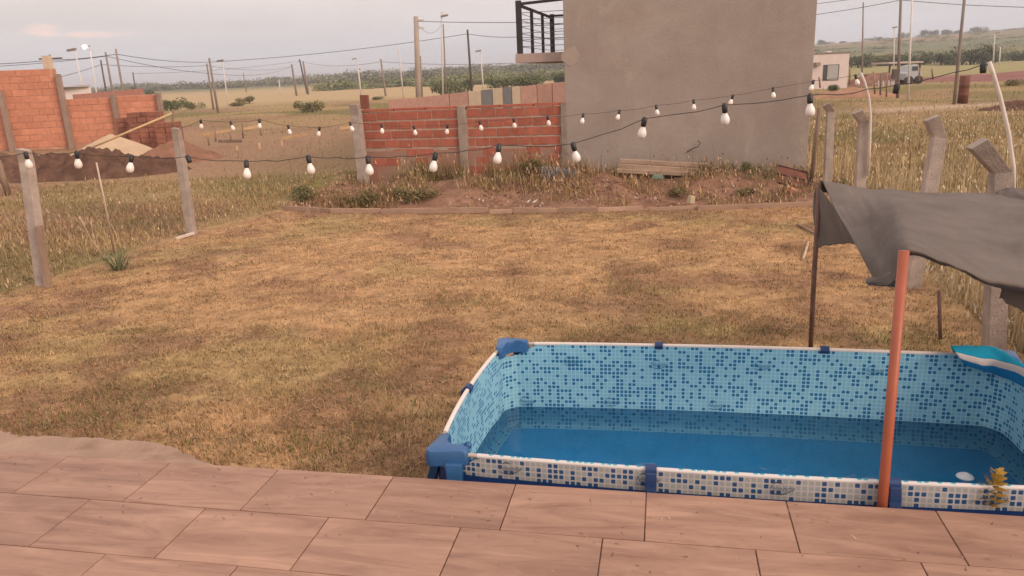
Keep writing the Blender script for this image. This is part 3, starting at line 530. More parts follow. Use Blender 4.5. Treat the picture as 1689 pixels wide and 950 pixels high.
rows = [[at(*q) for q in r] for r in ([(1575, 586, 4.12), (1612, 590, 4.09), (1650, 596, 4.05), (1690, 622, 3.86), (1745, 660, 3.6)],
    [(1568, 571, 4.03), (1604, 571, 4.01), (1642, 574, 3.97), (1676, 596, 3.80), (1720, 625, 3.6)], [(1571, 575, 3.93), (1606, 581, 3.90), (1645, 588, 3.86), (1686, 604, 3.72), (1730, 635, 3.55)],
    [(1580, 586, 3.90), (1612, 596, 3.87), (1645, 600, 3.83), (1689, 614, 3.68), (1730, 650, 3.5)], [(1590, 600, 3.90), (1622, 612, 3.87), (1652, 620, 3.83), (1695, 642, 3.66), (1730, 678, 3.48)])]
tw = link('towel', patch_me('towel', rows, 40, 28, .006), stripes('towel_stripe', [(0, TEAL), (.19, WHT), (.285, TEAL), (.64, WHT), (.82, (.01, .17, .38))])); solid(tw, .006); tag(tw, 'turquoise and white striped towel draped over the far pool corner', 'towel')
# ------------------------------------------------------------------ shade cloth, its poles
M_cloth = mat('shade_net', (.25, .215, .193), .9, .16, 3.2, .8, 420, spec=.1)
rows = [[at(*q) for q in r] for r in (
    [(1349, 318, 5.02), (1402, 322, 5.06), (1470, 330, 5.02), (1545, 333, 4.98), (1612, 334, 4.94), (1690, 335, 4.9), (1800, 335, 4.8)],
    [(1356, 300, 4.98), (1402, 307, 4.97), (1470, 315, 4.93), (1545, 319, 4.89), (1612, 320, 4.85), (1690, 321, 4.8), (1800, 322, 4.7)],
    [(1378, 346, 4.58), (1422, 346, 4.5), (1480, 342, 4.30), (1548, 349, 4.25), (1618, 353, 4.2), (1692, 357, 4.15), (1800, 360, 4.1)],
    [(1405, 392, 4.15), (1443, 402, 3.9), (1487, 380, 3.55), (1552, 392, 3.5), (1622, 408, 3.5), (1692, 415, 3.45), (1800, 420, 3.4)],
    [(1440, 456, 3.65), (1472, 455, 3.2), (1494, 409, 2.86), (1556, 428, 2.92), (1626, 455, 3.0), (1692, 470, 3.0), (1800, 485, 2.9)],
    [(1434, 466, 3.60), (1468, 468, 3.22), (1497, 420, 2.95), (1556, 437, 3.02), (1626, 466, 3.1), (1692, 484, 3.1), (1800, 500, 3.0)])]
net = empty('shade_cloth', at(1352, 320, 5.0), 'grey shade netting slung over the pool corner, drooping at its edge', 'shade cloth')
solid(link('netting', patch_me('netting', rows, 110, 80, .016, seed=6), M_cloth, net), .004)
rows = [[at(*q) for q in r] for r in ([(1343, 322, 5.04), (1350, 309, 5.0), (1378, 346, 4.60), (1408, 396, 4.15)], [(1341, 350, 5.04), (1356, 350, 4.97), (1382, 372, 4.66), (1411, 399, 4.17)], [(1349, 408, 5.0), (1368, 404, 4.94), (1392, 402, 4.68), (1415, 402, 4.20)])]
solid(link('hanging_flap', patch_me('hanging_flap', rows, 30, 20, .01, seed=3), M_cloth, net), .004)
rows = [[at(*q) for q in r] for r in ([(1646, 462, 3.12), (1672, 468, 3.1), (1740, 480, 3.1)], [(1652, 478, 3.14), (1678, 486, 3.12), (1740, 500, 3.1)], [(1648, 490, 3.13), (1686, 514, 3.11), (1740, 540, 3.1)])]
solid(link('torn_edge', patch_me('torn_edge', rows, 20, 10, .012, seed=9), M_cloth, net), .004)
rows = [[at(*q) for q in r] for r in ([(1431, 460, 3.6), (1450, 457, 3.45), (1468, 448, 3.25)], [(1430, 466, 3.58), (1452, 466, 3.43), (1478, 470, 3.2)], [(1434, 469, 3.62), (1453, 470, 3.47), (1480, 472, 3.25)])]
solid(link('rolled_hem', patch_me('rolled_hem', rows, 16, 8, .006, seed=12), M_cloth, net), .012)
rows = [[at(*q) for q in r] for r in ([(1642, 318, 4.86), (1665, 310, 4.84), (1692, 312, 4.8), (1760, 318, 4.7)], [(1650, 326, 4.72), (1672, 322, 4.66), (1700, 320, 4.6), (1760, 326, 4.5)], [(1660, 334, 4.6), (1684, 336, 4.55), (1705, 330, 4.5), (1760, 338, 4.4)])]
solid(link('folded_tail', patch_me('folded_tail', rows, 24, 10, .012, seed=14), M_cloth, net), .005)
M_pvc_o = mottle(mat('orange_pvc', (.34, .09, .043), .45, .12, 5, .06, 30, spec=.45), 6, .5, (.26, .085, .05), (1, 1, .3), .5, .75)
b0, t0 = at(1454, 845, 2.632), at(1491, 413, 2.80); b0 = b0 + (b0 - t0) * .42; o = link('orange_pipe', tube_me('orange_pipe', [b0, b0.lerp(t0, .5), t0], .0195, 16), M_pvc_o); tag(o, 'orange plastic pipe standing between deck and pool, holding up the netting', 'pipe')
tb, tt = at(1337, 590, 5.05), at(1352, 303, 5.0); tb.z = -.1; tt.z += .01
o = link('thin_pole', tube_me('thin_pole', [at(1335.5, 605, 5.06), at(1343, 450, 5.03), tt], .0165, 10), mat('rusty_tube', (.14, .08, .062), .7, .3, 12, .1)); tag(o, 'thin rusty pole under the far corner of the netting', 'pole')
# ------------------------------------------------------------------ fence posts
M_conc = mat('post_concrete', (.36, .30, .26), .9, .22, 7, .45, 70, spec=.12)
def post(label, b, elbow, tip, w, grp, extra=0.0, hw=None):
    b, elbow = Vector(b), Vector(elbow); o = empty('concrete_post', (b.x, b.y, b.z), label, 'fence post', grp)
    ax = (elbow - b).normalized(); xe = Vector((1, -.2, 0)).normalized(); ye = ax.cross(xe).normalized(); xe = ye.cross(ax)
    bm = bmesh.new(); base = b - ax * .3; secs = [(base, w), (elbow, w * .92)]
    rings = [[bm.verts.new(c + xe * (sx_ * ww / 2) + ye * (sy_ * ww / 2)) for sx_, sy_ in ((-1, -1), (1, -1), (1, 1), (-1, 1))] for c, ww in secs]
    if tip is not None:
        tip = Vector(tip); ta = (tip - elbow).normalized(); tx = xe - ta * xe.dot(ta); tx = tx.normalized() if tx.length > .2 else xe
        rings.append([bm.verts.new(tip + tx * (sx_ * w * .46) + ye * (sy_ * w * .44)) for sx_, sy_ in ((-1, -1), (1, -1), (1, 1), (-1, 1))])
    for a_, b_ in zip(rings, rings[1:]):
        for k in range(4): bm.faces.new((a_[k], a_[(k + 1) % 4], b_[(k + 1) % 4], b_[k]))
    bm.faces.new(rings[0][::-1]); bm.faces.new(rings[-1]); link('shaft', fin(bm, 'shaft', .008), M_conc, o); return o
GP = 'concrete posts of the plot fences'
post('weathered concrete post with a split timber stake against its foot', gr(72, 470), at(44, 268, 8.75), at(38, 246, 8.70), .125, GP)
post('concrete post with a white batten lying at its foot', gr(317, 388), at(294, 232, 11.43), at(290, 211, 11.38), .115, GP)
post('concrete post against the open end of the red brick wall', at(600, 300, 15.25), at(588, 190, 15.25), at(584, 172, 15.2), .19, GP)
post('thick concrete post with angled head behind the draped netting and pool towel', at(1638, 600, 5.2), at(1650, 283, 5.2), at(1611, 236, 5.12), .125, GP)
post('concrete post with angled head, second along from the pool towel', at(1505, 470, 7.1), at(1548, 226, 7.1), at(1536, 194, 7.06), .13, GP)
post('concrete post with angled head and a bent white pipe tied to it', at(1417, 335, 9.7), at(1424, 203, 9.7), at(1414, 184, 9.64), .125, GP)
post('concrete post with angled head nearest the grey house corner', at(1364, 320, 12.2), at(1370, 184, 12.2), at(1362, 172, 12.14), .12, GP)
M_wood = mat('weathered_wood', (.25, .175, .125), .9, .25, 5, .35, 60, stretch=(1, 1, .25)); M_wood_p = mat('new_timber', (.60, .40, .23), .85, .15, 6, .1)
def stick(name, pts, r, M, label, cat, n=7, grp=None): return tag(link(name, tube_me(name, pts, r, n), M), label, cat, grp)
def board(name, a, b, h, th, M, label, cat, grp=None, up=(0, 0, 1)):
    a, b = Vector(a), Vector(b); d = b - a; u = Vector(up); s = d.cross(u).normalized(); o = link(name, box_me(name, (0, 0, 0), d, s * th, u * h, min(th, h) * .12), M, None, (a + b) / 2); return tag(o, label, cat, grp)
board('timber_stake', gr(80, 474), at(64, 372, 8.62), .07, .06, M_wood, 'short dark timber stake leaning on the concrete post', 'stake', up=(.05, 1, 0))
board('batten', at(290, 394, 11.1) , at(320, 384, 11.35), .04, .04, mat('white_batten', (.55, .48, .42), .8, .1), 'short white batten on the ground at the concrete post', 'batten')
stick('cane', [gr(189, 420), at(172, 330, 9.9), at(159, 268, 9.9)], [.014, .012, .010], mat('pale_cane', (.50, .40, .32), .8, .2), 'thin pale cane standing upright in the tall grass', 'cane')
bx = empty('dry_branch', gr(172, 432), 'bleached dry branch leaning out of the grass beside the cane', 'branch')
M_br = mat('bleached_twig', (.50, .38, .28), .9, .15)
for pts, r in (([(173, 430), (160, 408), (148, 392), (138, 372), (131, 358)], .013), ([(148, 392), (152, 378), (150, 366)], .008), ([(146, 388), (136, 380), (128, 374)], .007), ([(141, 378), (146, 368), (144, 360)], .006), ([(138, 372), (130, 368), (127, 362)], .005)):
    link('twig', tube_me('twig', [at(a, b, 9.7 - .1 * i) for i, (a, b) in enumerate(pts)], r, 5), M_br, bx)
c = gr(196, 446); pl = empty('aloe_plant', (c.x, c.y, 0), 'small spiky green plant at the edge of the lawn', 'plant'); lv = bpy.data.meshes.new('leaf')
for k in range(46):
    a = random.uniform(0, 6.28); le = random.uniform(.2, 1.25); L = random.uniform(.14, .40); q = Vector((math.cos(a), math.sin(a), 0)); s_ = Vector((-q.y, q.x, 0)) * .009; p0 = c + q * random.uniform(.01, .08); p0.z = 0; p1 = p0 + q * L * .5 * math.sin(le) + Vector((0, 0, L * .55)); p2 = p0 + q * L * math.sin(le) * 1.2 + Vector((0, 0, L * .9 * math.cos(le) + .02))
    me = bpy.data.meshes.new('leaf'); me.from_pydata([p0 - s_, p0 + s_, p1 + s_ * .9, p1 - s_ * .9, p2], [], [(0, 1, 2, 3), (3, 2, 4)]); link('leaf', me, bpy.data.materials.get('aloe') or mat('aloe', (.135, .145, .07), .6, .25, 4), pl)
stick('wooden_post', [gr(14, 322), at(-4, 265, 17)], .07, M_wood, 'dark wooden post at the left edge before the dirt heap', 'post')
stick('leaning_stake', [at(1338, 300, 12.6), at(1352, 178, 12.6)], .035, M_wood, 'dark wooden stake standing beside the grey house corner', 'stake')
# white bent pipes
M_pvc = mat('white_pvc', (.62, .56, .50), .5, .12, 8)
stick('bent_pipe', [at(a, b, 5.15) for a, b in ((1672, 330), (1672, 275), (1664, 220), (1650, 160), (1638, 120), (1632, 102))], .0135, M_pvc, 'bent white pipe tied to the thick post, holding the near light string', 'pipe')
stick('bent_pipe', [at(a, b, 9.6) for a, b in ((1432, 290), (1435, 230), (1436, 190), (1433, 160), (1426, 135), (1420, 120))], .0155, M_pvc, 'bent white pipe tied to the farther post, holding the far light string', 'pipe')
M_wire = mat('wire', (.05, .04, .038), .6, .2)
# ------------------------------------------------------------------ festoon lights
M_sock = mat('socket_black', (.018, .017, .018), .45, .2, spec=.5); M_bulb = mat('opal_bulb', (.78, .73, .68), .12, .03, spec=.6)
S_me = lathe_me('socket', [(0, .012), (.013, .012), (.016, .004), (.020, 0), (.0195, -.04), (.0175, -.055), (.016, -.056), (0, -.056)], 12)
B_me = lathe_me('bulb', [(.0145, -.05), (.0165, -.062), (.024, -.078), (.030, -.093), (.0325, -.108), (.031, -.122), (.025, -.135), (.014, -.143), (0, -.145)], 16)
S_me.materials.append(M_sock); B_me.materials.append(M_bulb)
def festoon(name, label, pts, Yl, xl, Yr, xr, left, rght, scale, nobulb=(), sag=.015):
    Yof = lambda x: 1 / (1 / Yl + (1 / Yr - 1 / Yl) * (x - xl) / (xr - xl)); W_ = [at(x, y, Yof(x)) for x, y in pts]; st = empty(name, W_[0], label, 'string lights', 'festoon light strings')
    path = [at(*left)] + W_ + [at(*rght)]; cp = []
    for a, b in zip(path, path[1:]):
        for k in range(6): f = k / 6; q = a.lerp(b, f); q.z -= sag * 4 * f * (1 - f) * random.uniform(.3, 1.5) * scale; cp.append(q)
    cp.append(path[-1]); link('cable', tube_me('cable', cp, .0031 * scale, 6), M_wire, st)
    for i, q in enumerate(W_):
        s = link('socket', S_me, None, st, q); s.scale = (scale,) * 3; s.rotation_euler = (random.uniform(-.2, .2), random.uniform(-.3, .3), 0)
        if i not in nobulb: bl = bpy.data.objects.new('bulb', B_me); COL.objects.link(bl); bl.parent = s
near = [(42, 252), (126, 251), (217, 257), (309, 258), (406, 266), (508, 258), (606, 259), (718, 253), (823, 239), (945, 237), (1063, 196), (1195, 173), (1336, 157), (1480, 140), (1622, 106)]
festoon('festoon_light', 'nearer black cable string of large white bulbs crossing the yard', near, 7.0, 42, 5.2, 1625, (-60, 262, 6.9), (1632, 101, 5.15), 1.03, (3, 13, 14))
far = [(331, 198), (380, 201), (428, 197), (475, 207), (527, 210), (577, 202), (629, 205), (682, 208), (738, 206), (791, 200), (847, 196), (903, 192), (962, 188), (1022, 182), (1082, 174), (1144, 165), (1209, 157), (1275, 145), (1342, 133), (1411, 124)]
festoon('festoon_light', 'farther cable string of small-looking white bulbs before the brick wall', far, 11.35, 292, 9.7, 1418, (292, 214, 11.4), (1421, 119, 9.6), .9, (), .012)
# ------------------------------------------------------------------ brick wall
M_brick = mat('brick_red', (.37, .125, .082), .85, .16, 9, .35, 70, spec=.15); M_mort = mat('mortar', (.37, .275, .22), .95, .2, 10, .5, 60, spec=.1); M_col = mat('cast_concrete', (.285, .23, .19), .92, .2, 5, .4, 45, spec=.1)
M_mort_s = mat('smeared_mortar', (.36, .17, .12), .95, .0, 3.0, .4, 50, col2=(.30, .22, .17), spec=.1, distort=.5)
BT0, BT1 = -4.20, -.02
bw = empty('brick_wall', wl(BT0, 0, 0), 'low red hollow-brick wall with concrete columns beside the grey house', 'wall')
link('mortar_core', box_me('mortar_core', wl((BT0 + BT1) / 2, .08, .755), (E1 * (BT1 - BT0 - .02)).to_3d(), (E2 * .125).to_3d(), (0, 0, 1.53)), M_mort, bw)
PB, PC, BHt = .287, .181, .148; brick_me = box_me('brick', (0, 0, 0), (PB - .016, 0, 0), (0, .13, 0), (0, 0, BHt), .004); brick_h = box_me('brick', (0, 0, 0), (PB * .5 - .016, 0, 0), (0, .13, 0), (0, 0, BHt), .004)
cap_h = box_me('brick', (0, 0, 0), (PB * 2.3 - .02, 0, 0), (0, .135, 0), (0, 0, .05), .004)
for q in (brick_me, brick_h, cap_h): q.materials.append(M_brick)
wrz = math.atan2(E1.y, E1.x); cols = [BT0 + .02, -2.03, BT1 - .02]
for bay in ((BT0 + .12, -2.13), (-1.93, BT1 - .1)):
    nb = int((bay[1] - bay[0]) / PB)
    for r in range(8):
        z = .10 + r * PC + BHt / 2; off = 0 if r % 2 else PB * .5; t_ = bay[0] + .002
        while t_ < bay[1] - .05:
            w_ = PB if not (t_ < bay[0] + .01 and off) else PB * .5; w_ = min(w_, bay[1] - t_)
            ip = .010 if r >= 4 else (.020 if random.random() < .25 else .0105)      # lower courses half buried in smeared mortar
            o = link('brick', brick_me if w_ > PB * .75 else brick_h, None, bw, wl(t_ + w_ / 2, ip + .065 + random.uniform(-.004, .004), z + random.uniform(-.004, .004)))
            o.rotation_euler = (0, random.uniform(-.012, .012), wrz)
            if w_ < PB * .98 and w_ > PB * .75: o.scale.x = w_ / PB
            t_ += w_
    for k in range(3): o = link('brick', cap_h, None, bw, wl(bay[0] + .33 + k * .66, .07, .10 + 8 * PC + .015 + k * .003)); o.rotation_euler = (0, 0, wrz)
for t_ in cols: link('column', box_me('column', wl(t_, .06, .745), (E1 * (.155 if t_ < -.5 else .09)).to_3d(), (E2 * .19).to_3d(), (0, 0, 1.69), .01), M_col, bw)
me = box_me('mortar_skim', wl((BT0 + BT1) / 2, .0205, .40), (E1 * (BT1 - BT0 - .2)).to_3d(), (E2 * .016).to_3d(), (0, 0, .72), .004); link('mortar_skim', me, M_mort_s, bw)
# low concrete ledge bits at its foot
board('concrete_ledge', wl(-2.75, -.22, gz(*wl(-2.75, -.22).xy) + .10), wl(-2.15, -.22, gz(*wl(-2.15, -.22).xy) + .10), .07, .12, M_col, 'short broken concrete ledge at the foot of the brick wall', 'concrete piece')
# farther pale brick boundary wall with painted panels
M_pink = mat('pale_brick', (.66, .385, .29), .9, .12, 6, .3, 30); M_cream = mat('cream_paint', (.76, .60, .42), .85, .08, 4); M_gpan = mat('grey_panel', (.27, .265, .255), .85, .1, 4)
rw_ = empty('boundary_wall', at(800, 160, 25), 'farther low wall of pale brick with cream and grey panels', 'wall')
def quadbox(name, tl, tr_, Y0, Y1, zb, M, parent, th=.2):
    a, b = at(*tl, Y0), at(*tr_, Y1); bm = bmesh.new(); q = [Vector((a.x, a.y, zb)), Vector((b.x, b.y, zb)), b, a]; n_ = (b - a).cross(Vector((0, 0, 1))).normalized() * -th
    v0 = [bm.verts.new(p) for p in q]; v1 = [bm.verts.new(p + n_) for p in q]; bm.faces.new(v0); bm.faces.new(v1[::-1])
    for k in range(4): bm.faces.new((v0[k], v1[k], v1[(k + 1) % 4], v0[(k + 1) % 4]))
    return link(name, fin(bm, name, .006), M, parent)
Yw = lambda x: 29 - (x - 640) / 300 * 7
segs = [(640, 689, 'p'), (689, 740, 'p'), (741, 771, 'p'), (772, 793, 'c'), (794, 811.5, 'g'), (812, 828.5, 'c'), (829, 843.5, 'g'), (844, 858, 'c'), (858.5, 885, 'p'), (886, 910, 'p'), (911, 945, 'p')]
topy = lambda x: np.interp(x, [640, 690, 770, 860, 945], [165, 160.5, 151.5, 142.5, 133])
for a, b, k in segs:
    lift = .6 if k != 'p' else 0; quadbox('wall_panel', (a + .15, topy(a) - lift), (b - .15, topy(b) - lift), Yw(a), Yw(b), .1, {'p': M_pink, 'c': M_cream, 'g': M_gpan}[k], rw_, .2 + lift * .05)
quadbox('gate_pier', (593, 157), (605, 157), 29.2, 29.2, 0, mat('dark_brick', (.22, .085, .055), .9, .2, 9, .4, 30), None, .4); pier = bpy.data.objects['gate_pier']; pier.name = 'brick_pier'; tag(pier, 'small dark brick pier behind the end of the brick wall', 'pier')
# ------------------------------------------------------------------ grey house
M_plast = mat('grey_plaster', (.345, .290, .254), .92, .15, .75, .28, 34, col2=(.385, .332, .29), spec=.12, det=9, distort=.35)
mottle(M_plast, .9, .8, (.27, .212, .178), (1, 1, 1.6), .48, .78); mottle(M_plast, 2.0, .8, (.40, .345, .285), (1, 1, .5), .52, .8); mottle(M_plast, 3.2, .45, (.25, .20, .17), (1, 1, .16), .56, .78); mottle(M_plast, 7, .5, (.29, .232, .196), (1, 1, .35), .55, .8)
HT1 = 4.37; gh = empty('plastered_house', wl(0, 0, 0), 'tall grey plastered house side wall with a balcony', 'house')
bm = bmesh.new(); box_bm(bm, wl(HT1 / 2, 4.5, 3.2), (E1 * HT1).to_3d(), (E2 * 9).to_3d(), (0, 0, 7.4)); link('wall', fin(bm, 'wall', .012), M_plast, gh)
link('parapet', box_me('parapet', wl(HT1 / 2, 4.5, 6.96), (E1 * (HT1 + .12)).to_3d(), (E2 * 9.12).to_3d(), (0, 0, .12), .01), M_plast, gh)
M_slab = mat('balcony_render', (.40, .31, .27), .9, .1, 3, .2, 30); M_rail = mat('rail_black', (.035, .031, .032), .5, .2, spec=.4); M_cable = mat('rail_cable', (.16, .14, .14), .4, .1, metal=.5)
sl_ = link('balcony_slab', box_me('balcony_slab', wl(-.49, 2.45, 2.425), (E1 * .98).to_3d(), (E2 * 4.3).to_3d(), (0, 0, .17), .006), M_slab, gh)
zt = 3.43
def brt(name, a, b, w, parent=gh): link(name, box_me(name, (a + b) / 2, (b - a), ((b - a).cross(Vector((0, 0, 1)) if abs((b - a).normalized().z) < .9 else E1.to_3d())).normalized() * w, ((b - a).cross((b - a).cross(Vector((0, 0, 1)) if abs((b - a).normalized().z) < .9 else E1.to_3d()))).normalized() * w, .004), M_rail, parent)
ds = (.38, 1.75, 3.1, 4.5)
for i, dd in enumerate(ds): brt('rail_post', wl(-.90, dd, 2.51), wl(-.90, dd, zt + (.04 if i in (0, 3) else -.02)), .10 if i in (0,) else (.10 if i == 3 else .06))
brt('top_rail', wl(-.86, .38, zt - .02), wl(-.005, .38, zt + .02), .05); brt('top_rail', wl(-.90, .45, zt - .04), wl(-.90, 4.46, zt - .04), .05); brt('top_rail', wl(-.86, 4.5, zt), wl(-.005, 4.5, zt), .05)
for k in range(6):
    z = 2.64 + k * .122
    for a, b in ((wl(-.9, .38, z), wl(-.005, .38, z)), (wl(-.9, .38, z), wl(-.9, 4.5, z)), (wl(-.9, 4.5, z), wl(-.005, 4.5, z))): link('rail_cable', tube_me('rail_cable', [a, b], .006, 5), M_cable, gh)
# patched plaster round the balcony root, a stub of cable out of the wall
bm = bmesh.new(); bmesh.ops.create_circle(bm, cap_ends=True, radius=.17, segments=24); 
for v in bm.verts: v.co *= random.uniform(.85, 1.15)
me = fin(bm, 'plaster_patch'); o = link('plaster_patch', me, mat('fresh_plaster', (.36, .292, .248), .92, .1, 3), gh, wl(.13, -.006, 2.42)); o.rotation_euler = (math.pi / 2, 0, wrz)
link('wire_stub', tube_me('wire_stub', [wl(2.25, -.01, .62), wl(2.38, -.05, .70), wl(2.45, -.07, .72), wl(2.49, -.06, .78), wl(2.45, -.03, .83)], .008, 5), M_wire, gh)
# ------------------------------------------------------------------ things on the dirt strip
M_plank = mat('grey_plank', (.31, .225, .165), .9, .22, 6, .4, 40, stretch=(.3, 1, 1))
GB = 'boards stacked against the grey wall'
bz = gz(*wl(1.8, -.35).xy)
for k, (lab, a, b, o_) in enumerate((('weathered board, lowest of the stack at the grey wall', (1017, 281), (1172, 288), 13.75), ('weathered board, middle of the stack at the grey wall', (1019, 273), (1178, 282), 13.85), ('weathered board, topmost of the stack at the grey wall', (1022, 265), (1172, 273), 13.95))):
    board('plank', at(*a, o_ + .15), at(*b, o_ - .15), .075, .16, M_plank, lab, 'board', GB)
stick('white_tube', [at(869, 334, 12.75), at(894, 319, 13.1)], .018, M_pvc, 'shorter white tube lying on the dirt strip, the upper of two', 'tube', grp='white tubes on the dirt strip')
stick('white_tube', [at(879, 335, 12.7), at(905, 318, 13.1)], .022, M_pvc, 'longer white tube lying on the dirt strip, the lower of two', 'tube', grp='white tubes on the dirt strip')
# roll of wire mesh
V = []; F = []; c0 = at(925, 300, 13.6); wr = []
for k in range(420):
    ph = k * .41; rr = .20 + .06 * math.sin(k * 1.7); wr.append(c0 + Vector((-.30 + .0015 * k + .04 * math.sin(k * .9), .10 * math.sin(k * 2.3) + rr * math.cos(ph) * .8, .06 + rr * math.sin(ph) * (1.0 - .0009 * k))))
o = link('wire_mesh_roll', tube_me('wire_mesh_roll', wr, .006, 4), mat('galvanised_wire', (.34, .345, .36), .5, .1, metal=.2)); tag(o, 'tangled grey roll of wire mesh on the dirt strip', 'wire mesh')
# rusty sheet panel
M_rust = mat('rusty_sheet', (.155, .062, .042), .8, .3, 5, .2, 40)
pn = empty('rusty_sheet_metal', at(1305, 300, 12.55), 'rusty framed metal sheet leaning at the grey house corner', 'metal panel')
A, B, Cc, Dd = at(1281, 272, 12.9), at(1331, 284, 12.7), at(1335, 312, 12.3), at(1277, 300, 12.5); bm = bmesh.new(); vs = [bm.verts.new(p) for p in (A, B, Cc, Dd)]; bm.faces.new(vs); o = link('sheet', fin(bm, 'sheet'), M_rust, pn); solid(o, .012)
M_rustd = mat('rusty_frame', (.085, .042, .032), .8, .3)
for a, b in ((A, B), (B, Cc), (Cc, Dd), (Dd, A), (A.lerp(Dd, .5), B.lerp(Cc, .5))): link('frame_bar', tube_me('frame_bar', [a + Vector((0, -.02, 0)), b + Vector((0, -.02, 0))], .014, 6), M_rustd, pn)
M_brk = mat('broken_brick', (.42, .19, .125), .85, .2, 8, .3, 40)
for a, b, s, r, lab in ((1308, 314, (.26, .13, .07), .5, 'broken pale brick leaning under the rusty sheet'), (1319, 327, (.24, .12, .05), -.1, 'flat brick shard in front of the rusty sheet'), (1331, 319, (.30, .12, .06), .3, 'orange brick shard beside the rusty sheet')):
    p = at(a, b, 12.1); bm = bmesh.new(); box_bm(bm, (0, 0, 0), (s[0], 0, 0), (0, s[1], 0), (0, 0, s[2]))
    for v in bm.verts: v.co += Vector((random.uniform(-.03, .03), random.uniform(-.02, .02), random.uniform(-.012, .012)))
    o = link('broken_brick', fin(bm, 'broken_brick', .006), M_brk, None, p); o.rotation_euler = (.25, r, -.4); tag(o, lab, 'brick', 'broken bricks by the rusty sheet')
p = at(1140, 329, 11.9); bm = bmesh.new(); box_bm(bm, (0, 0, 0), (.10, 0, 0), (0, .09, 0), (0, 0, .12), .85); o = link('pale_block', fin(bm, 'pale_block', .01), mat('cream_block', (.52, .42, .27), .8, .15), None, p); o.rotation_euler = (.1, .15, .5); tag(o, 'small cream block on the dirt behind the edging boards', 'block')
p = at(1085, 291, 13.2); bm = bmesh.new(); box_bm(bm, (0, 0, 0), (.20, 0, 0), (0, .12, 0), (0, 0, .07), .7); o = link('green_scrap', fin(bm, 'green_scrap', .015), mat('green_plastic', (.16, .24, .17), .6, .15), None, p); o.rotation_euler = (.1, .05, -.2); tag(o, 'scrap of green plastic below the stacked boards', 'scrap')
# edging boards of the lawn
GE = 'edging boards along the far side of the lawn'; M_edge = mat('edging_timber', (.36, .245, .175), .9, .2, 5, .3, 50, stretch=(.3, 1, 1))
for (x0, y0, x1, y1, lab) in ((467, 347, 545, 351, 'first edging board at the left corner, nailed to two pegs'), (546, 352, 628, 352, 'second edging board from the left corner'), (630, 353, 805, 352, 'long third edging board before the brick wall'), (808, 353, 845, 352, 'short edging board below the white tubes'),
        (848, 352, 918, 351, 'edging board just right of the short one'), (922, 351, 985, 350, 'edging board in front of the wire mesh roll'), (986, 350, 1060, 347, 'edging board before the stacked boards'), (1072, 348, 1150, 345, 'half-buried edging board before the cream block'), (1151, 346, 1345, 341, 'long edging board ending under the netting')):
    a, b = gr(x0, y0), gr(x1, y1); a.z = b.z = 0; h = .085 + random.uniform(-.012, .012); sink = .0 if 'half' not in lab else -.03
    a.z = gz(a.x, a.y) + h * .45 + sink + random.uniform(-.01, .01); b.z = gz(b.x, b.y) + h * .45 + sink + random.uniform(-.01, .01); board('edging_board', a, b, h, .032, M_edge, lab, 'edging board', GE)
for x0, y0, hh, lab in ((509, 358, .21, 'taller wooden peg nailed to the first edging board'), (526, 358, .15, 'shorter wooden peg nailed to the first edging board')):
    a = gr(x0, y0); board('peg', a - Vector((0, 0, .1)), a + Vector((0, 0, hh)), .04, .035, M_edge, lab, 'peg', 'pegs of the edging', up=(0, 1, 0))
for a, b, Yq, lab in (((1315, 372), (1345, 388), 9.2, 'dark stick lying on the lawn near the netting'), ((1325, 430), (1333, 402), 8.2, 'pale dry stalk lying on the lawn near the thin pole')):
    q0, q1 = gr(*a), gr(*b); q0.z = q1.z = .02; stick('stick', [q0, q1], .014, M_wood if 'dark' in lab else M_br, lab, 'stick')
stick('thin_stake', [gr(1551, 560), at(1549, 480, 6.0)], .014, M_rustd, 'thin dark stake in the grass between two angled posts', 'stake')
# yellow seedling by the deck edge
c = at(1622, 862, 2.62); c.z = DZ - .085; pl = empty('yellow_weed', c, 'small yellowing weed growing up at the deck edge', 'plant'); M_yw = mat('yellow_leaf', (.34, .20, .03), .8, .25, 12)
link('stem', tube_me('stem', [c, c + Vector((.004, 0, .09)), c + Vector((.026, 0, .20))], [.008, .007, .004], 6), M_yw, pl)
for k in range(64):
    z = .06 + .145 * k / 64; a = k * 2.4; L = .088 * (1 - .6 * k / 64); q = Vector((math.cos(a), math.sin(a) * .8, .25)) * L; p0 = c + Vector((.018 * (z / .17) ** 2, 0, z)); s_ = Vector((0, 0, .0045)); w_ = Vector((-q.y, q.x, 0)).normalized() * .009
    me = bpy.data.meshes.new('leaf'); me.from_pydata([p0, p0 + q * .55 + w_ + s_, p0 + q, p0 + q * .55 - w_ - s_], [], [(0, 1, 2, 3)]); link('leaf', me, M_yw, pl)
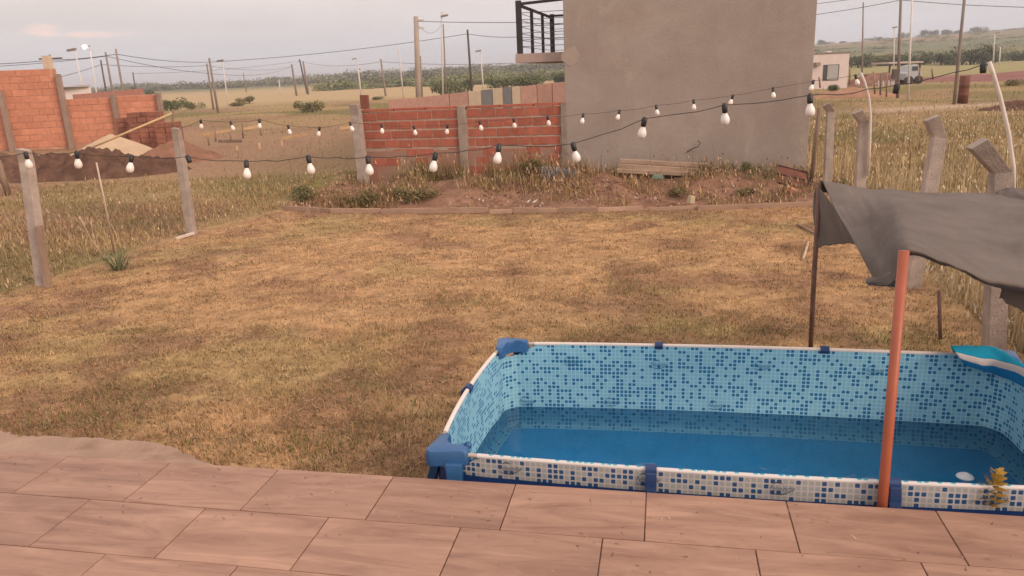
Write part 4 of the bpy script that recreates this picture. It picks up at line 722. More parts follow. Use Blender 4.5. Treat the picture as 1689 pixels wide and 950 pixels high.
# ------------------------------------------------------------------ building site on the left
M_rb = mat('site_brick', (.52, .235, .15), .9, .13, 7, .2, 20, spec=.1); M_rbm = mat('site_mortar', (.50, .275, .195), .95, .2, 4, .3, 20, spec=.1)
sb = empty('brick_house_shell', at(180, 240, 30), 'unfinished orange hollow-brick house shell behind the dirt heaps', 'house shell')
def site_wall(x0, x1, t0, t1, Y0, Y1, zb=-.1):
    a, b = at(x0, t0, Y0), at(x1, t1, Y1); dr = Vector((b.x - a.x, b.y - a.y, 0)); L = dr.length; dr.normalize(); nn = Vector((-dr.y, dr.x, 0)); zt = (a.z + b.z) / 2
    link('mortar_core', box_me('mortar_core', Vector((a.x, a.y, 0)) + dr * L / 2 + nn * .1 + Vector((0, 0, (zt + zb) / 2)), dr * L, nn * .16, Vector((0, 0, zt - zb)), 0), M_rbm, sb)
    hh = .24; ww = .52; r = 0; z = zt - hh / 2
    if not site_wall.me: q = box_me('brick', (0, 0, 0), (ww - .018, 0, 0), (0, .1, 0), (0, 0, hh - .022), .004); q.materials.append(M_rb); site_wall.me.append(q)
    while z > .25:
        t = 0 if r % 2 else -ww / 2
        while t < L - .05:
            c0_, c1_ = max(t, 0), min(t + ww, L)
            if c1_ - c0_ > .08:
                o = link('brick', site_wall.me[0], None, sb, Vector((a.x, a.y, z)) + dr * (c0_ + c1_) / 2 + nn * (.055 + random.uniform(-.006, .006))); o.rotation_euler = (0, 0, math.atan2(dr.y, dr.x)); o.scale.x = (c1_ - c0_) / ww
            t += ww
        z -= hh; r += 1
site_wall.me = []; M_scol = mat('site_column', (.29, .215, .175), .92, .15, 4, .3, 30)
site_wall(-40, 90, 112, 119, 29.5, 30); site_wall(100, 183, 165, 160, 30, 30.4); site_wall(190, 258, 159, 155, 30.4, 30.8)
for x_, t_, Yq in ((-2, 150, 29.4), (95, 122, 29.9), (186, 155, 30.3), (261, 153, 30.7)):
    p = at(x_ + (2 if x_ < 0 else 0), t_, Yq); link('column', box_me('column', (p.x, p.y, (p.z - .1) / 2), (.14, 0, 0), (0, .22, 0), (0, 0, p.z + .1), .01), M_scol, sb)
p = at(78, 100, 30.1); link('block_pier', box_me('block_pier', (p.x, p.y, 3.05), (.26, 0, 0), (0, .24, 0), (0, 0, .9), .01), mat('cream_block_pier', (.52, .42, .31), .9, .15, 3), sb)
quadbox('rear_wall', (121, 156), (236, 146), 38, 40, .3, mat('rear_brick', (.30, .15, .115), .9, .12, 6), sb, .2)
wh = empty('white_shed', at(118, 165, 44), 'white shed roofline behind the unfinished brick house', 'shed')
quadbox('wall', (93, 147), (149, 141), 44, 46, .2, mat('shed_white', (.60, .55, .53), .8, .06), wh, 3.0); quadbox('roof', (103, 142.5), (148, 138.5), 43.8, 45.8, at(120, 142, 44.8).z - .06, mat('shed_roof', (.36, .36, .38), .6, .1), wh, 3.1)
# pallet stack of dark bricks
M_bp = mat('stacked_brick', (.27, .115, .075), .9, .25, 7, .3, 20); bs = empty('brick_stack', at(225, 240, 27), 'pallet stack of dark bricks beside the unfinished house', 'brick stack'); bs_me = box_me('brick', (0, 0, 0), (.33, 0, 0), (0, .33, 0), (0, 0, .17), .006); bs_me.materials.append(M_bp)
def stackcol(x0, x1, top, Y, dep):
    a, b = at(x0, top, Y), at(x1, top, Y); nxx = max(2, int((b.x - a.x) / .345)); nzz = int(a.z / .178) + 1
    for i in range(nxx):
        for j in range(dep):
            for k in range(nzz):
                if k == nzz - 1 and random.random() < .25: continue
                link('brick', bs_me, None, bs, (a.x + .17 + i * .345 + random.uniform(-.01, .01), Y + j * .345 + random.uniform(-.015, .015), .02 + k * .178))
stackcol(192, 212, 192, 28.4, 2); stackcol(212, 262, 190, 27.8, 2); stackcol(258, 282, 206, 27.2, 2)
def heap(name, label, cat, cx_, cy_, rx, ry, h, M, seed, rough, nn=90, sharp=1.0):
    u = np.linspace(-1.15, 1.15, nn); X, Y = np.meshgrid(u, u, indexing='ij'); r = np.sqrt(X ** 2 + Y ** 2); px, py = cx_ + X * rx, cy_ + Y * ry
    z = h * np.clip(1 - r, 0, None) ** sharp * (1 if rough == 0 else (.65 + .7 * fbm(px * .9, py * .9, seed))) + rough * (fbm(px * 2.6, py * 2.6, seed + 3) - .45) * sstep(1.12, .8, r) * 1.0 if False else h * np.clip(1 - r, 0, None) ** sharp * (1 if rough == 0 else (.65 + .7 * fbm(px * .9, py * .9, seed))) + rough * (fbm(px * 2.6, py * 2.6, seed + 3) - .42 + .5 * (fbm(px * 7, py * 7, seed + 9) - .5)) * (1 - sstep(.75, 1.12, r))
    z = z + terr(px, py) - .03; V = np.stack([px, py, z], -1).reshape(-1, 3); tag(link(name, npmesh(name, V, grid_faces(nn, nn)), M, smooth=rough == 0), label, cat)
M_dirt = mat('dug_earth', (.115, .066, .047), .95, .35, 2.5, .8, 12, spec=.05); M_dirt2 = mat('red_earth', (.23, .12, .078), .95, .25, 2.5, .7, 12, spec=.05); M_sand = mat('pale_sand', (.47, .35, .235), .95, .08, 3, .2, 40, spec=.05)
a = at(150, 285, 20.6); heap('dirt_heap', 'long dark clumpy heap of dug earth behind the left fence posts', 'dirt heap', a.x, 20.6, 2.6, 1.4, .62, M_dirt, 5, .55, sharp=.7)
a = at(35, 285, 21.5); heap('dirt_heap', 'dark earth heap at the left edge of the building site', 'dirt heap', a.x, 20.9, 2.4, 1.5, .60, M_dirt, 25, .5, sharp=.75)
a = at(287, 260, 23.5); heap('dirt_heap', 'smooth reddish earth heap beside the brick stack', 'dirt heap', a.x, 23.6, 1.45, 1.5, .72, M_dirt2, 15, .16, sharp=1.0)
a = at(180, 255, 25.5); heap('sand_pile', 'pale sand pile in front of the unfinished brick wall', 'sand pile', a.x, 25.8, 1.55, 1.4, .80, M_sand, 2, 0, sharp=.8)
stick('bamboo_pole', [at(128, 253, 24), at(284, 187, 24.6)], .035, mat('bamboo', (.52, .36, .20), .8, .15), 'long pale pole sloping up beside the sand pile', 'pole')
stick('prop_stake', [at(284, 216, 24.6), at(285.5, 182, 24.6)], .03, M_wood, 'dark stake propping the long sloping pole', 'stake')
# batter boards and site stakes
GBB = 'batter boards of the new foundation'
for a, b, lab in (((332, 234), (357, 228.5), 'batter board nearest the reddish earth heap'), ((357.5, 228), (381, 225), 'batter board continuing right of the nearest one'), ((402, 222), (429, 218), 'batter board with a tall stake at its left end'), ((466, 240), (508, 233), 'batter board lowest in the foundation plot'), ((562, 222), (578, 220), 'batter board beside the concrete end post'), ((362, 245), (401, 244.5), 'thin dark rail low in the foundation plot')):
    q0, q1 = gr(*a), gr(*b); Ym = (q0.y + q1.y) / 2; q0, q1 = at(*a, Ym), at(*b, Ym); q0.z += .25; q1.z += .25; board('batter_board', q0, q1, .11, .03, M_wood_p if 'dark' not in lab else M_wood, lab, 'batter board', GBB)
SK = 'stakes of the new foundation'
for i, (x_, y0, y1, d_) in enumerate(((356, 215, 233, 0), (381, 218, 233, 0), (401, 203, 228, 0), (431, 212, 224, 0), (429, 236, 250, 1), (392, 241, 251, 1), (345, 228, 240, 0), (466, 232, 246, 1))):
    g_ = gr(x_, y1); stick('site_stake', [Vector((g_.x, g_.y, -.1)), at(x_ - 1.5, y0, g_.y)], .035, M_wood_p if d_ else M_wood, ('pale stake', 'dark stake')[1 - d_] + ' of the foundation plot, ' + ('first', 'third', 'fourth', 'fifth', 'front fourth', 'front second', 'leftmost', 'front last')[i] + ' from the earth heap', 'stake', grp=SK)
def leafcloud(n, rad, leaf, seed, lobes=7, flat=.75):
    r = np.random.default_rng(seed); C = r.normal(0, .42, (lobes, 3)); C[:, 2] = np.abs(C[:, 2]) * .7 + .15; R = r.uniform(.35, .6, lobes); k = r.integers(0, lobes, n); d_ = r.normal(0, 1, (n, 3)); d_ /= np.linalg.norm(d_, axis=1)[:, None]
    P = C[k] + d_ * (R[k] * r.random(n) ** .45)[:, None]; P[:, 2] *= flat; P = P[P[:, 2] > -.15]; n = len(P); a = r.normal(0, 1, (n, 3)); a /= np.linalg.norm(a, axis=1)[:, None]; b = np.cross(a, r.normal(0, 1, (n, 3))); b /= np.linalg.norm(b, axis=1)[:, None]; s = leaf * r.uniform(.5, 1.3, (n, 1))
    V = np.stack([P - a * s - b * s * .5, P + a * s - b * s * .5, P + a * s * .7 + b * s * .6, P - a * s * .7 + b * s * .6], 1).reshape(-1, 3) * np.array(rad); F = np.arange(4 * n).reshape(-1, 4); return V, F, np.repeat(r.uniform(.7, 1.35, (n, 1)), 4, 0)
CL = [leafcloud(1500, (1, 1, 1), .055, s) for s in range(5)]
def crown_me(i, col): V, F, j = CL[i]; return npmesh('crown', V, F, col=np.array(col) * j)
CRM = {}
def crown(i, col, key):
    if (i, key) not in CRM: me = crown_me(i, col); me.materials.append(M_blade); CRM[(i, key)] = me
    return CRM[(i, key)]
GRN = {'scrub': (.185, .195, .10), 'far': (.165, .165, .115), 'dark': (.10, .115, .065), 'mid': (.125, .14, .065), 'olive': (.165, .155, .075), 'dry': (.21, .17, .085), 'weed': (.165, .14, .06)}
M_bark = mat('bark', (.12, .085, .06), .9, .2)
def bush(name, label, cat, px, base, top, hw, Y, key, i, grp=None, trunk=True, hscale=1.0):
    c = at(px, base, Y); h = (at(px, top, Y).z - c.z); w = hw * Y / FPX; zb = gz(c.x, c.y) if Y > 12 else c.z; h += c.z - zb
    o = empty(name, (c.x, c.y, zb), label, cat, grp); q = link('crown', crown(i, GRN[key], key), None, o, (c.x, c.y, zb + h * .12)); q.scale = (w * .95, w * .95, h * .82 * hscale); q.rotation_euler = (0, 0, random.uniform(0, 6.28))
    if trunk: link('trunk', tube_me('trunk', [(c.x, c.y, zb - .1), (c.x + .02 * w, c.y, zb + h * .3), (c.x, c.y, zb + h * .55)], [max(.03, w * .06), max(.02, w * .045), max(.015, w * .03)], 6), M_bark, o)
    return o
# weed shrubs at the brick wall
for px, b_, t_, hw, Y, key, i, lab in ((700, 284, 258, 20, 14.9, 'weed', 0, 'dark low weed shrub at the foot of the brick wall, left bay'), (872, 290, 248, 24, 14.1, 'weed', 1, 'bushy green weed at the right end of the brick wall'), (825, 296, 272, 16, 14.2, 'weed', 2, 'small weed shrub below the brick wall, right of its middle column'), (600, 325, 300, 24, 13.2, 'weed', 3, 'grey-green low shrub on the mound by the end post'),
        (1232, 285, 262, 16, 13.6, 'olive', 4, 'small shrub at the grey wall left of the rusty sheet'), (1115, 335, 300, 24, 12.6, 'dry', 2, 'dry brown shrub before the stacked boards'), (1225, 330, 304, 22, 12.3, 'dry', 1, 'dry tuft-like shrub on the mound left of the rusty sheet'), (690, 325, 296, 34, 13.3, 'dry', 0, 'dry brown shrub on the mound before the brick wall'), (500, 330, 300, 26, 14.0, 'olive', 4, 'low weed shrub behind the first edging board')):
    bush('weed_shrub', lab, 'shrub', px, b_, t_, hw, Y, key, i, 'weed shrubs on the dirt strip', True)
# ------------------------------------------------------------------ power poles, lamps, wires
M_pg = mat('pole_grey', (.23, .19, .165), .85, .15, 2); M_pd = mat('pole_dark', (.105, .085, .075), .85, .2, 2); M_pw = mat('pole_white', (.55, .52, .49), .6, .08, 2); M_pc = mat('pole_concrete', (.34, .29, .24), .9, .1, 1.5)
M_lit = bpy.data.materials.new('lit_lamp'); M_lit.use_nodes = True; b_ = M_lit.node_tree.nodes['Principled BSDF']; b_.inputs['Emission Color'].default_value = (1, .97, .92, 1); b_.inputs['Emission Strength'].default_value = 9
def pole(label, cat, b, t, Y, wpx, M, grp='poles along the far streets', lamp=None, arm=False, name='power_pole', lit=False, extra=None):
    tp = at(*t, Y); bt = at(*b, Y); bt.z = min(bt.z, gz(bt.x, bt.y)) - .3; r = max(wpx * Y / FPX / 2, .028); o = empty(name, (bt.x, bt.y, bt.z), label, cat, grp); link('shaft', tube_me('shaft', [bt, bt.lerp(tp, .5), tp], [r * 1.12, r, r * .85], 8), M, o)
    if arm: link('crossarm', box_me('crossarm', tp - Vector((0, 0, .25)), (1.5, 0, 0), (0, .1, 0), (0, 0, .1), .01), M_pd, o)
    if lamp:
        e_ = at(*lamp, Y); link('lamp_arm', tube_me('lamp_arm', [tp, tp.lerp(e_, .5) + Vector((0, 0, .12)), e_], .03, 6), M, o); h_ = link('lamp_head', box_me('lamp_head', e_, (.55, 0, .08), (0, .24, 0), (0, 0, .13), .03), M_pg if not lit else M_pw, o)
        if lit: bm = bmesh.new(); bmesh.ops.create_uvsphere(bm, u_segments=12, v_segments=8, radius=.115); link('lit_lens', fin(bm, 'lit_lens'), M_lit, h_, e_ + Vector((0, -.14, -.05)))
    if extra:
        for dz in extra: link('insulator', box_me('insulator', tp + Vector((r + .12, 0, -dz)), (.3, 0, 0), (0, .1, 0), (0, 0, .08), .02), M_pw, o)
    return tp
T = {}
T['a'] = pole('dark pole with a short crossarm behind the tall brick wall end', 'power pole', (94, 145), (82, 90), 52, 3.2, M_pd, arm=True)
pole('white street lamp, unlit, behind the white shed', 'street lamp', (138, 162), (124, 84), 50, 2.2, M_pw, lamp=(118, 82), name='street_lamp')
pole('white street lamp with its lit lamp above the brick shell', 'street lamp', (158, 160), (149, 84), 50, 2.2, M_pw, lamp=(141, 76), name='street_lamp', lit=True)
T['b0'] = pole('short dark pole, first of three behind the brick shell', 'power pole', (176, 160), (166, 99), 56, 2.8, M_pd)
T['b1'] = pole('brown pole, middle of three behind the brick shell', 'power pole', (187, 160), (174, 86), 52, 3.4, M_pg)
T['b'] = pole('tallest brown pole of three behind the brick shell', 'power pole', (204, 158), (191, 81), 50, 3.6, M_pg)
T['s'] = pole('small far pole between the low tree and the shrubs', 'power pole', (223, 150), (219, 119), 110, 2.2, M_pd)
pole('shorter of the twin poles left of centre', 'power pole', (352, 178), (341, 105), 70, 3.0, M_pg)
T['c'] = pole('taller of the twin poles left of centre', 'power pole', (360, 186), (345, 96), 64, 3.8, M_pg)
pole('thin white lamp post right of the twin poles', 'street lamp', (377, 180), (367, 102), 68, 1.9, M_pw, lamp=(363, 100), name='street_lamp')
pole('tiny far pole left of the paired poles', 'power pole', (404, 134), (401, 120), 190, 1.6, M_pg)
pole('thin white post before the far woodland', 'post', (463, 160), (460, 131), 130, 1.6, M_pw, name='thin_post')
T['d0'] = pole('leaning grey pole left of the crossed pair', 'power pole', (490, 161), (481, 106), 115, 3.2, M_pg)
T['d'] = pole('dark taller pole of the crossed pair', 'power pole', (507, 152), (494, 98), 140, 2.6, M_pd)
pole('grey shorter pole of the crossed pair', 'power pole', (509, 158), (500, 101), 125, 3.0, M_pg)
pole('white street lamp above the small brick pier', 'street lamp', (596, 160), (589, 98), 100, 2.4, M_pw, lamp=(584, 97), name='street_lamp')
T['e'] = pole('grey pole just left of the thin white mast', 'power pole', (637, 162), (628, 97), 90, 3.0, M_pg)
pole('thin white mast left of the thick concrete pole', 'mast', (666, 163), (657, 78), 80, 1.9, M_pw, name='mast')
T['f'] = pole('thick pale concrete pole rising behind the brick wall', 'power pole', (691, 190), (686, 27), 44, 8.6, M_pc, extra=(.2, .6))
pole('grey pole standing close behind the thick concrete pole', 'power pole', (696, 165), (693, 92), 70, 3.4, M_pg)
pole('tall white lamp mast right of the thick concrete pole', 'street lamp', (730, 165), (728, 20), 60, 2.4, M_pw, lamp=(733, 26), name='street_lamp')
pole('grey pole leaning against the sky behind the white lamp mast', 'power pole', (736, 160), (731, 40), 66, 2.4, M_pg)
T['g'] = pole('dark pole left of the balcony', 'power pole', (779, 158), (771, 49), 62, 3.6, M_pd)
pole('white lamp post nearest the balcony', 'street lamp', (798, 155), (793, 88), 75, 2.0, M_pw, lamp=(789, 58 + 26), name='street_lamp')
T['h'] = pole('grey and white pole beside the small far house', 'power pole', (1422, 140), (1424, 4), 62, 2.6, M_pg)
pole('thin white lamp post behind the carport', 'street lamp', (1474, 122), (1475.5, 46), 95, 1.9, M_pw, lamp=(1476, 45), name='street_lamp')
T['i'] = pole('thick dark pole at the picket fence with a meter box', 'power pole', (1481, 163), (1486, -8), 42, 4.6, M_pg)
T['j'] = pole('slim white pole right of the meter box pole', 'power pole', (1498, 167), (1505, -12), 40, 3.2, M_pw)
T['k'] = pole('leaning brown pole beside the rusty upright drum', 'power pole', (1574, 172), (1593, -25), 33, 5.0, M_pg)
pole('thin white lamp post above the red field strip', 'street lamp', (1638, 112), (1641, 56), 110, 2.0, M_pw, lamp=(1645, 54), name='street_lamp')
pole('short white lamp post right of the red field strip lamp', 'street lamp', (1648, 112), (1650, 78), 120, 2.0, M_pw, lamp=(1644, 77), name='street_lamp')
mb = at(1477, 122, 41.5); mb = link('meter_box', box_me('meter_box', mb, (.32, 0, 0), (0, .25, 0), (0, 0, .5), .02), M_pd); tag(mb, 'dark box fixed on the thick pole at the picket fence', 'meter box')
def wire(label, pts, r=.016, sag=.25):
    P = [p if isinstance(p, Vector) else at(*p) for p in pts]; cp = []
    for a, b in zip(P, P[1:]):
        for k in range(14): f = k / 14; q = a.lerp(b, f); q.z -= sag * 4 * f * (1 - f) * (b - a).length / 25; cp.append(q)
    cp.append(P[-1]); o = link('overhead_wire', tube_me('overhead_wire', cp, r * .75, 5), M_wire); tag(o, label, 'overhead wire', 'overhead wires')
dn = lambda p, z: p - Vector((0, 0, z))
wire('overhead wire from the left edge over the three poles to the balcony', [(-60, 107, 50), dn(T['a'], .35), dn(T['b'], .3), dn(T['c'], .3), dn(T['g'], .3), (850, 61, 55), (960, 60, 50)], .026, .30)
wire('lower overhead wire between the brick shell poles and the twin poles', [(-60, 112, 50), dn(T['b1'], .25), dn(T['c'], 1.2), dn(T['d'], .3)], .022, .3)
wire('lowest overhead wire from the dark short pole to the twin poles', [dn(T['a'], 1.5), dn(T['b0'], .3), at(341, 108, 70), dn(T['d0'], .3)], .022, .25)
wire('far overhead wire sagging between the crossed pair and the grey pole', [dn(T['s'], .2), dn(T['d'], .25), dn(T['e'], .3), (845, 104, 80)], .028, .3)
wire('overhead wire from the thick concrete pole to the balcony', [dn(T['f'], .25), (850, 37, 40), (960, 40, 36)], .02, .1)
wire('drooping service wire between the concrete pole and the white mast', [dn(T['f'], .35), (728, 40, 58)], .014, 1.0)
wire('upper overhead wire from the grey house to the top of the frame', [(1330, 8, 45), (1395, 0, 44), (1480, -10, 42)], .018, .05)
wire('overhead wire running from the grey house past the thick dark pole to the right edge', [(1330, 26, 45), (1400, 16, 44), (1486, 0, 42), (1590, 8, 40), (1760, 14, 38)], .019, .08)
# ------------------------------------------------------------------ right middle distance
M_hw = mat('far_house_wall', (.60, .52, .49), .9, .06, 2); M_gls = mat('dark_glass', (.06, .065, .07), .15, .1, spec=.6); M_curt = mat('curtain', (.36, .35, .34), .8, .1, 3, stretch=(8, 1, 1))
hs = empty('flat_roof_house', at(1372, 137, 56), 'small pale flat-roofed house with a curtained window', 'house')
a, b = at(1318, 91, 56), at(1401.5, 87, 56); zt2 = a.z * .5 + b.z * .5; zb2 = gz(a.x, 56) - .3; cxh = (a.x + b.x) / 2; wdt = b.x - a.x
link('wall', box_me('wall', (cxh, 58.5, (zt2 + zb2) / 2), (wdt, 0, 0), (0, 5, 0), (0, 0, zt2 - zb2), .02), M_hw, hs); link('roof', box_me('roof', (cxh, 58.5, zt2 + .05), (wdt + .1, 0, 0), (0, 5.1, 0), (0, 0, .1), .02), M_pg, hs)
wa, wb = at(1359, 107, 55.95), at(1383, 132, 55.95); fr_ = link('window', box_me('window', ((wa.x + wb.x) / 2, 56.0, (wa.z + wb.z) / 2), (wb.x - wa.x, 0, 0), (0, .08, 0), (0, 0, wa.z - wb.z), .01), M_gls, hs); link('curtain', box_me('curtain', ((wa.x + wb.x) / 2 + .1, 55.95, (wa.z + wb.z) / 2), ((wb.x - wa.x) * .68, 0, 0), (0, .03, 0), (0, 0, (wa.z - wb.z) * .92)), M_curt, fr_)
p = at(1348, 106, 55.8); link('air_conditioner', box_me('air_conditioner', (p.x, 55.8, p.z), (.36, 0, 0), (0, .35, 0), (0, 0, .26), .02), M_pg, hs); p = at(1371, 86.5, 57); link('roof_tank', box_me('roof_tank', (p.x, 57.5, p.z + .02), (.35, 0, 0), (0, .4, 0), (0, 0, .16), .05), M_pw, hs)
bush('garden_shrub', 'green shrub under the window of the small pale house', 'shrub', 1373, 142, 133, 11, 52, 'mid', 1, None); bush('garden_shrub', 'low green shrub right of the small pale house', 'shrub', 1416, 147, 139, 9, 50, 'mid', 2, None)
# picket fence, rustic fence, carport, car
pf = empty('picket_fence', at(1458, 140, 44), 'short white picket fence by the thick dark pole', 'fence')
for k, x_ in enumerate((1441, 1449, 1453, 1457, 1461.5, 1466, 1471, 1474.5)):
    a = at(x_, 141.5, 44); b = at(x_, 133.5 - (k % 3) * .5, 44); link('picket', box_me('picket', (a + b) / 2, (.07, 0, 0), (0, .03, 0), b - a, .006), M_pw, pf)
link('rail', box_me('rail', at(1458, 138, 44.05), (at(1475, 138, 44) - at(1441, 138, 44)), (0, .03, 0), (0, 0, .05)), M_pw, pf)
for i, (x_, y0, y1) in enumerate(((1401, 113, 141), (1443, 118, 155), (1462, 120, 160), (1378 - 25, 127, 145), (1452, 122, 157), (1540 - 1, 113, 131), (1516, 112, 134))): stick('rustic_post', [at(x_, y1, 43), at(x_ - (2 if i % 2 else -1), y0, 43)], .05, M_wood, ('crooked dark fence post at the small house corner', 'rustic fence post under the white pickets, the left one', 'rustic fence post under the white pickets, the right one', 'short dark post left of the house window', 'rustic fence post under the white pickets, the middle one', 'rustic post on the field right of the carport, farther one', 'rustic post under the right end of the carport')[i], 'fence post', grp='rustic posts of the far garden')
cp_ = empty('carport', at(1493, 130, 62), 'open carport roof on thin posts beyond the pickets', 'carport')
a, b = at(1465, 104.5, 62), at(1521, 104.5, 62); link('roof', box_me('roof', ((a.x + b.x) / 2, 63.3, a.z), (b.x - a.x, 0, 0), (0, 3, 0), (0, 0, .12), .01), mat('carport_roof', (.45, .37, .33), .8, .1), cp_)
for x_ in (1468, 1491, 1518): p = at(x_, 105, 62.3); link('post', box_me('post', (p.x, 62.3, p.z / 2 + .0), (.1, 0, 0), (0, .1, 0), (0, 0, p.z)), M_pd, cp_)
car = empty('parked_car', at(1497, 135, 58), 'pale grey car parked under the carport', 'car'); a, b = at(1485.5, 135, 58), at(1511, 135, 58); L = b.x - a.x; z0 = gz(a.x, 58); x0 = a.x; M_car = mat('car_grey', (.36, .38, .41), .35, .04, spec=.6)
prof = [(0, .35), (0, .8), (.1, .88), (.22, .92), (.36, 1.36), (.68, 1.38), (.86, .95), (1, .85), (1, .35)]; bm = bmesh.new(); s0 = [bm.verts.new((x0 + u * L, 57.3, z0 + w)) for u, w in prof]; s1 = [bm.verts.new((x0 + u * L, 58.8, z0 + w)) for u, w in prof]; bm.faces.new(s0); bm.faces.new(s1[::-1])
for k in range(len(prof)): bm.faces.new((s0[k], s1[k], s1[(k + 1) % len(prof)], s0[(k + 1) % len(prof)]))
link('body', fin(bm, 'body', .02), M_car, car); link('side_window', box_me('side_window', (x0 + L * .53, 57.29, z0 + 1.13), (L * .36, 0, 0), (0, .03, 0), (0, 0, .30)), M_gls, car)
for u in (.2, .8): bm = bmesh.new(); bmesh.ops.create_cone(bm, cap_ends=True, segments=14, radius1=.31, radius2=.31, depth=.2); bmesh.ops.rotate(bm, verts=bm.verts, matrix=Matrix.Rotation(math.pi / 2, 3, 'X')); link('wheel', fin(bm, 'wheel'), M_sock, car, (x0 + L * u, 57.33, z0 + .31))
# rusty upright drum
p = gr(1587, 172); pr = empty('rusty_drum', (p.x, p.y, 0), 'rusty upright metal drum standing by the leaning pole', 'drum'); tz = at(1587, 125, p.y).z; rd = .205
link('barrel', lathe_me('barrel', [(0, 0), (rd, 0), (rd, tz * .32), (rd * 1.06, tz * .335), (rd, tz * .35), (rd, tz * .65), (rd * 1.06, tz * .665), (rd, tz * .68), (rd, tz), (rd * .9, tz), (0, tz - .02)], 18), M_rust, pr, (p.x, p.y, 0))
heap('rubble_pile', 'low dark heap beside the track at the right edge', 'heap', gr(1678, 180).x, gr(1678, 180).y, 1.6, .8, .35, M_dirt, 9, .2, 30)
heap('earth_bank', 'low orange earth bank in front of the small pale house', 'earth bank', gr(1405, 158).x, gr(1405, 158).y, 3.0, 2.0, .55, mat('orange_earth', (.30, .165, .10), .95, .2, 2), 29, .15, 30)
a, b = gr(1620, 126), gr(1760, 122); rdv = heap('ploughed_strip', 'strip of dark red ploughed field at the right edge', 'field strip', gr(1690, 126).x, gr(1690, 126).y, 14, 9, .5, mat('ploughed_red', (.20, .085, .07), .95, .2, .5), 31, .1, 30)
heap('ploughed_strip', 'strip of dark red brush behind the white pickets', 'field strip', at(1448, 130, 60).x, 60, 3.2, 2.0, 1.0, mat('red_brush', (.19, .10, .075), .95, .3, 2), 37, .4, 40)
# trees and shrubs that can be told apart
random.seed(5)
GT = 'trees and shrubs of the middle distance'
for px, b_, t_, hw, Y, key, i, lab in ((206, 152, 131, 14, 130, 'mid', 0, 'round green tree behind the brick shell'), (244, 152, 137, 11, 150, 'dark', 1, 'dark green tree left of the far woodland'), (281, 178, 153, 22, 75, 'mid', 2, 'wide green shrub right of the brick shell'), (316, 176, 160, 14, 78, 'olive', 3, 'smaller olive shrub beside the wide green shrub'),
        (412, 171, 155, 15, 85, 'olive', 4, 'olive bush on the dry field right of the lamp post'), (392, 176, 164, 18, 80, 'dry', 1, 'dry low bush near the twin poles'), (515, 186, 156, 22, 55, 'olive', 0, 'pale feathery bush in the meadow centre left'), (620, 168, 156, 12, 75, 'olive', 2, 'small bush beside the grey pole and brick pier'), (736, 156, 118, 22, 85, 'mid', 3, 'green tree behind the white lamp mast'),
        (772, 158, 124, 20, 92, 'dark', 4, 'dark bushy tree behind the dark pole'), (830, 146, 118, 26, 110, 'mid', 0, 'green bush below the balcony, left side'), (880, 144, 112, 30, 110, 'mid', 1, 'green bush below the balcony, middle'), (925, 142, 108, 26, 112, 'dark', 2, 'green bush below the balcony at the house edge')):
    bush('distant_tree' if hw > 12 and 'shrub' not in lab and 'bush' not in lab else 'distant_shrub', lab, 'tree' if 'tree' in lab else 'shrub', px, b_, t_, hw, Y, key, i, GT)
for px, b_, t_, hw, Y, key, i, lab in ((1415, 110, 78, 28, 150, 'mid', 0, 'first bush of the right-hand belt, behind the small house'), (1452, 110, 80, 28, 155, 'olive', 1, 'second bush of the right-hand belt from the small house'), (1488, 109, 76, 26, 150, 'dark', 2, 'dark bush behind the thick dark pole'), (1524, 109, 84, 24, 150, 'mid', 3, 'bush right of the slim white pole'), (1552, 110, 82, 22, 145, 'dark', 4, 'low dark bush left of the big round tree'),
        (1600, 110, 61, 36, 140, 'dark', 0, 'big round dark tree of the right-hand belt'), (1640, 110, 76, 28, 150, 'mid', 1, 'green bush right of the big round tree'), (1680, 108, 78, 28, 150, 'dark', 2, 'dark bush at the right edge of the belt'), (1670, 140, 125, 20, 48, 'dry', 3, 'dry grass hummock near the right edge'), (1730, 108, 76, 34, 150, 'dark', 4, 'last bush of the belt, cut by the right edge')):
    bush('distant_tree' if 'tree' in lab else 'distant_shrub', lab, 'tree' if 'tree' in lab else 'shrub', px, b_, t_, hw, Y, key, i, 'bushes of the right-hand belt')
# ridge trees
RT = 'trees on the ridge line'
for k, (px, b_, t_, hw, key, lab) in enumerate(((1355, 76, 62, 9, 'dark', 'small ridge tree beside the grey house wall'), (1388, 76, 66, 8, 'dark', 'low ridge tree above the small pale house'), (1450, 68, 57, 6, 'dark', 'ridge tree left of the thick dark pole'), (1488, 64, 48, 7, 'dark', 'tall ridge tree just behind the thick dark pole'), (1524, 64, 46, 9, 'dark', 'first dark tree of the ridge grove'), (1540, 63, 45, 9, 'dark', 'second dark tree of the ridge grove'), (1560, 62, 43, 11, 'dark', 'third dark tree of the ridge grove'), (1580, 60, 46, 9, 'dark', 'fourth dark tree of the ridge grove'), (1611, 56, 38, 9, 'dark', 'tallest tree standing alone on the ridge'), (1640, 56, 49, 9, 'dark', 'low bush on the ridge right of the tall lone tree'), (1672, 55, 47, 12, 'dark', 'low ridge trees at the right edge'))):
    bush('ridge_tree', lab, 'tree', px, b_, t_, hw, 600, key, k % 5, RT)
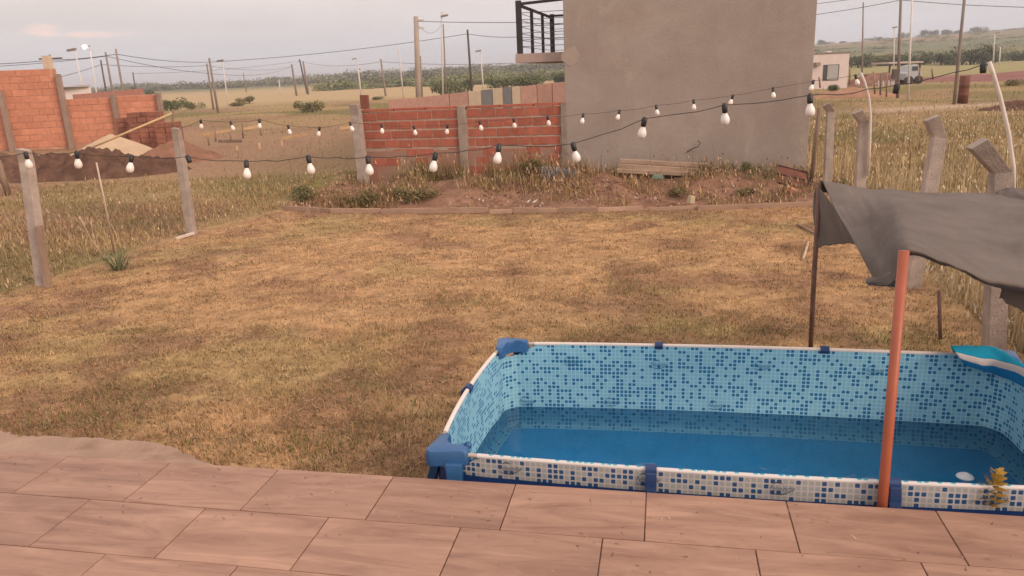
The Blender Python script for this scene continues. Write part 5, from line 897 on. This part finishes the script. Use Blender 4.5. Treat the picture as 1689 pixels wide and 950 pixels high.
def mass(name, label, n, fx, key, leaf):
    r = np.random.default_rng(len(label)); VV = []; FF = []; CC = []; o = 0
    for k in range(n):
        px, Y, h, w = fx(r); c = at(px, 140, Y); z = gz(c.x, c.y); V, F, j = CL[r.integers(0, 5)]; s = r.integers(0, len(F) - 420) ; F = F[s:s + 420]; Vs = V[F.ravel()] ; h *= r.choice([.35, .6, .8, 1.0, 1.25]); VV.append(Vs * np.array((w, w, h)) + np.array((c.x, c.y, z))); CC.append(np.array(GRN[key]) * j[F.ravel()] * r.uniform(.75, 1.3)); FF.append(np.arange(len(Vs)).reshape(-1, 4) + o); o += len(Vs)
    tag(link(name, npmesh(name, np.concatenate(VV), np.concatenate(FF), col=np.concatenate(CC)), M_blade), label, kind='stuff')
mass('far_woodland', 'dark far woodland along the left horizon', 300, lambda r: (r.uniform(-60, 960), r.uniform(300, 420), r.uniform(2.0, 5.2), r.uniform(4, 8)), 'far', .1)
mass('far_scrub', 'green scrub in front of the far woodland', 170, lambda r: ((lambda x: (x, r.uniform(150, 230), r.uniform(.9, 3.2), r.uniform(2.5, 5)))(r.uniform(540, 960))), 'scrub', .1)
mass('hillside_scrub', 'olive scrub patches over the right-hand hillside', 70, lambda r: ((lambda x: (x, r.uniform(190, 520), r.uniform(1.0, 2.8), r.uniform(3, 8)))(r.uniform(1330, 1800))), 'scrub', .1)
mass('ridge_scrub', 'thin dark scrub along the ridge line', 80, lambda r: ((lambda x: (x, r.uniform(560, 640), r.uniform(1.0, 3), r.uniform(4, 9)))(r.uniform(560, 1800))), 'far', .1)

# ------------------------------------------------------------------ dusk haze
hz = bpy.data.materials.new('dusk_haze'); hz.use_nodes = True; t_ = hz.node_tree; t_.nodes.clear(); ho = t_.nodes.new('ShaderNodeOutputMaterial'); pv = t_.nodes.new('ShaderNodeVolumePrincipled')
pv.inputs['Color'].default_value = (.86, .89, .96, 1); pv.inputs['Density'].default_value = .0007; pv.inputs['Anisotropy'].default_value = .1; t_.links.new(pv.outputs[0], ho.inputs['Volume'])
tag(link('haze', box_me('haze', (0, 1750, 9), (7200, 0, 0), (0, 5200, 0), (0, 0, 46)), hz), 'thin pinkish evening haze over the fields', kind='stuff')
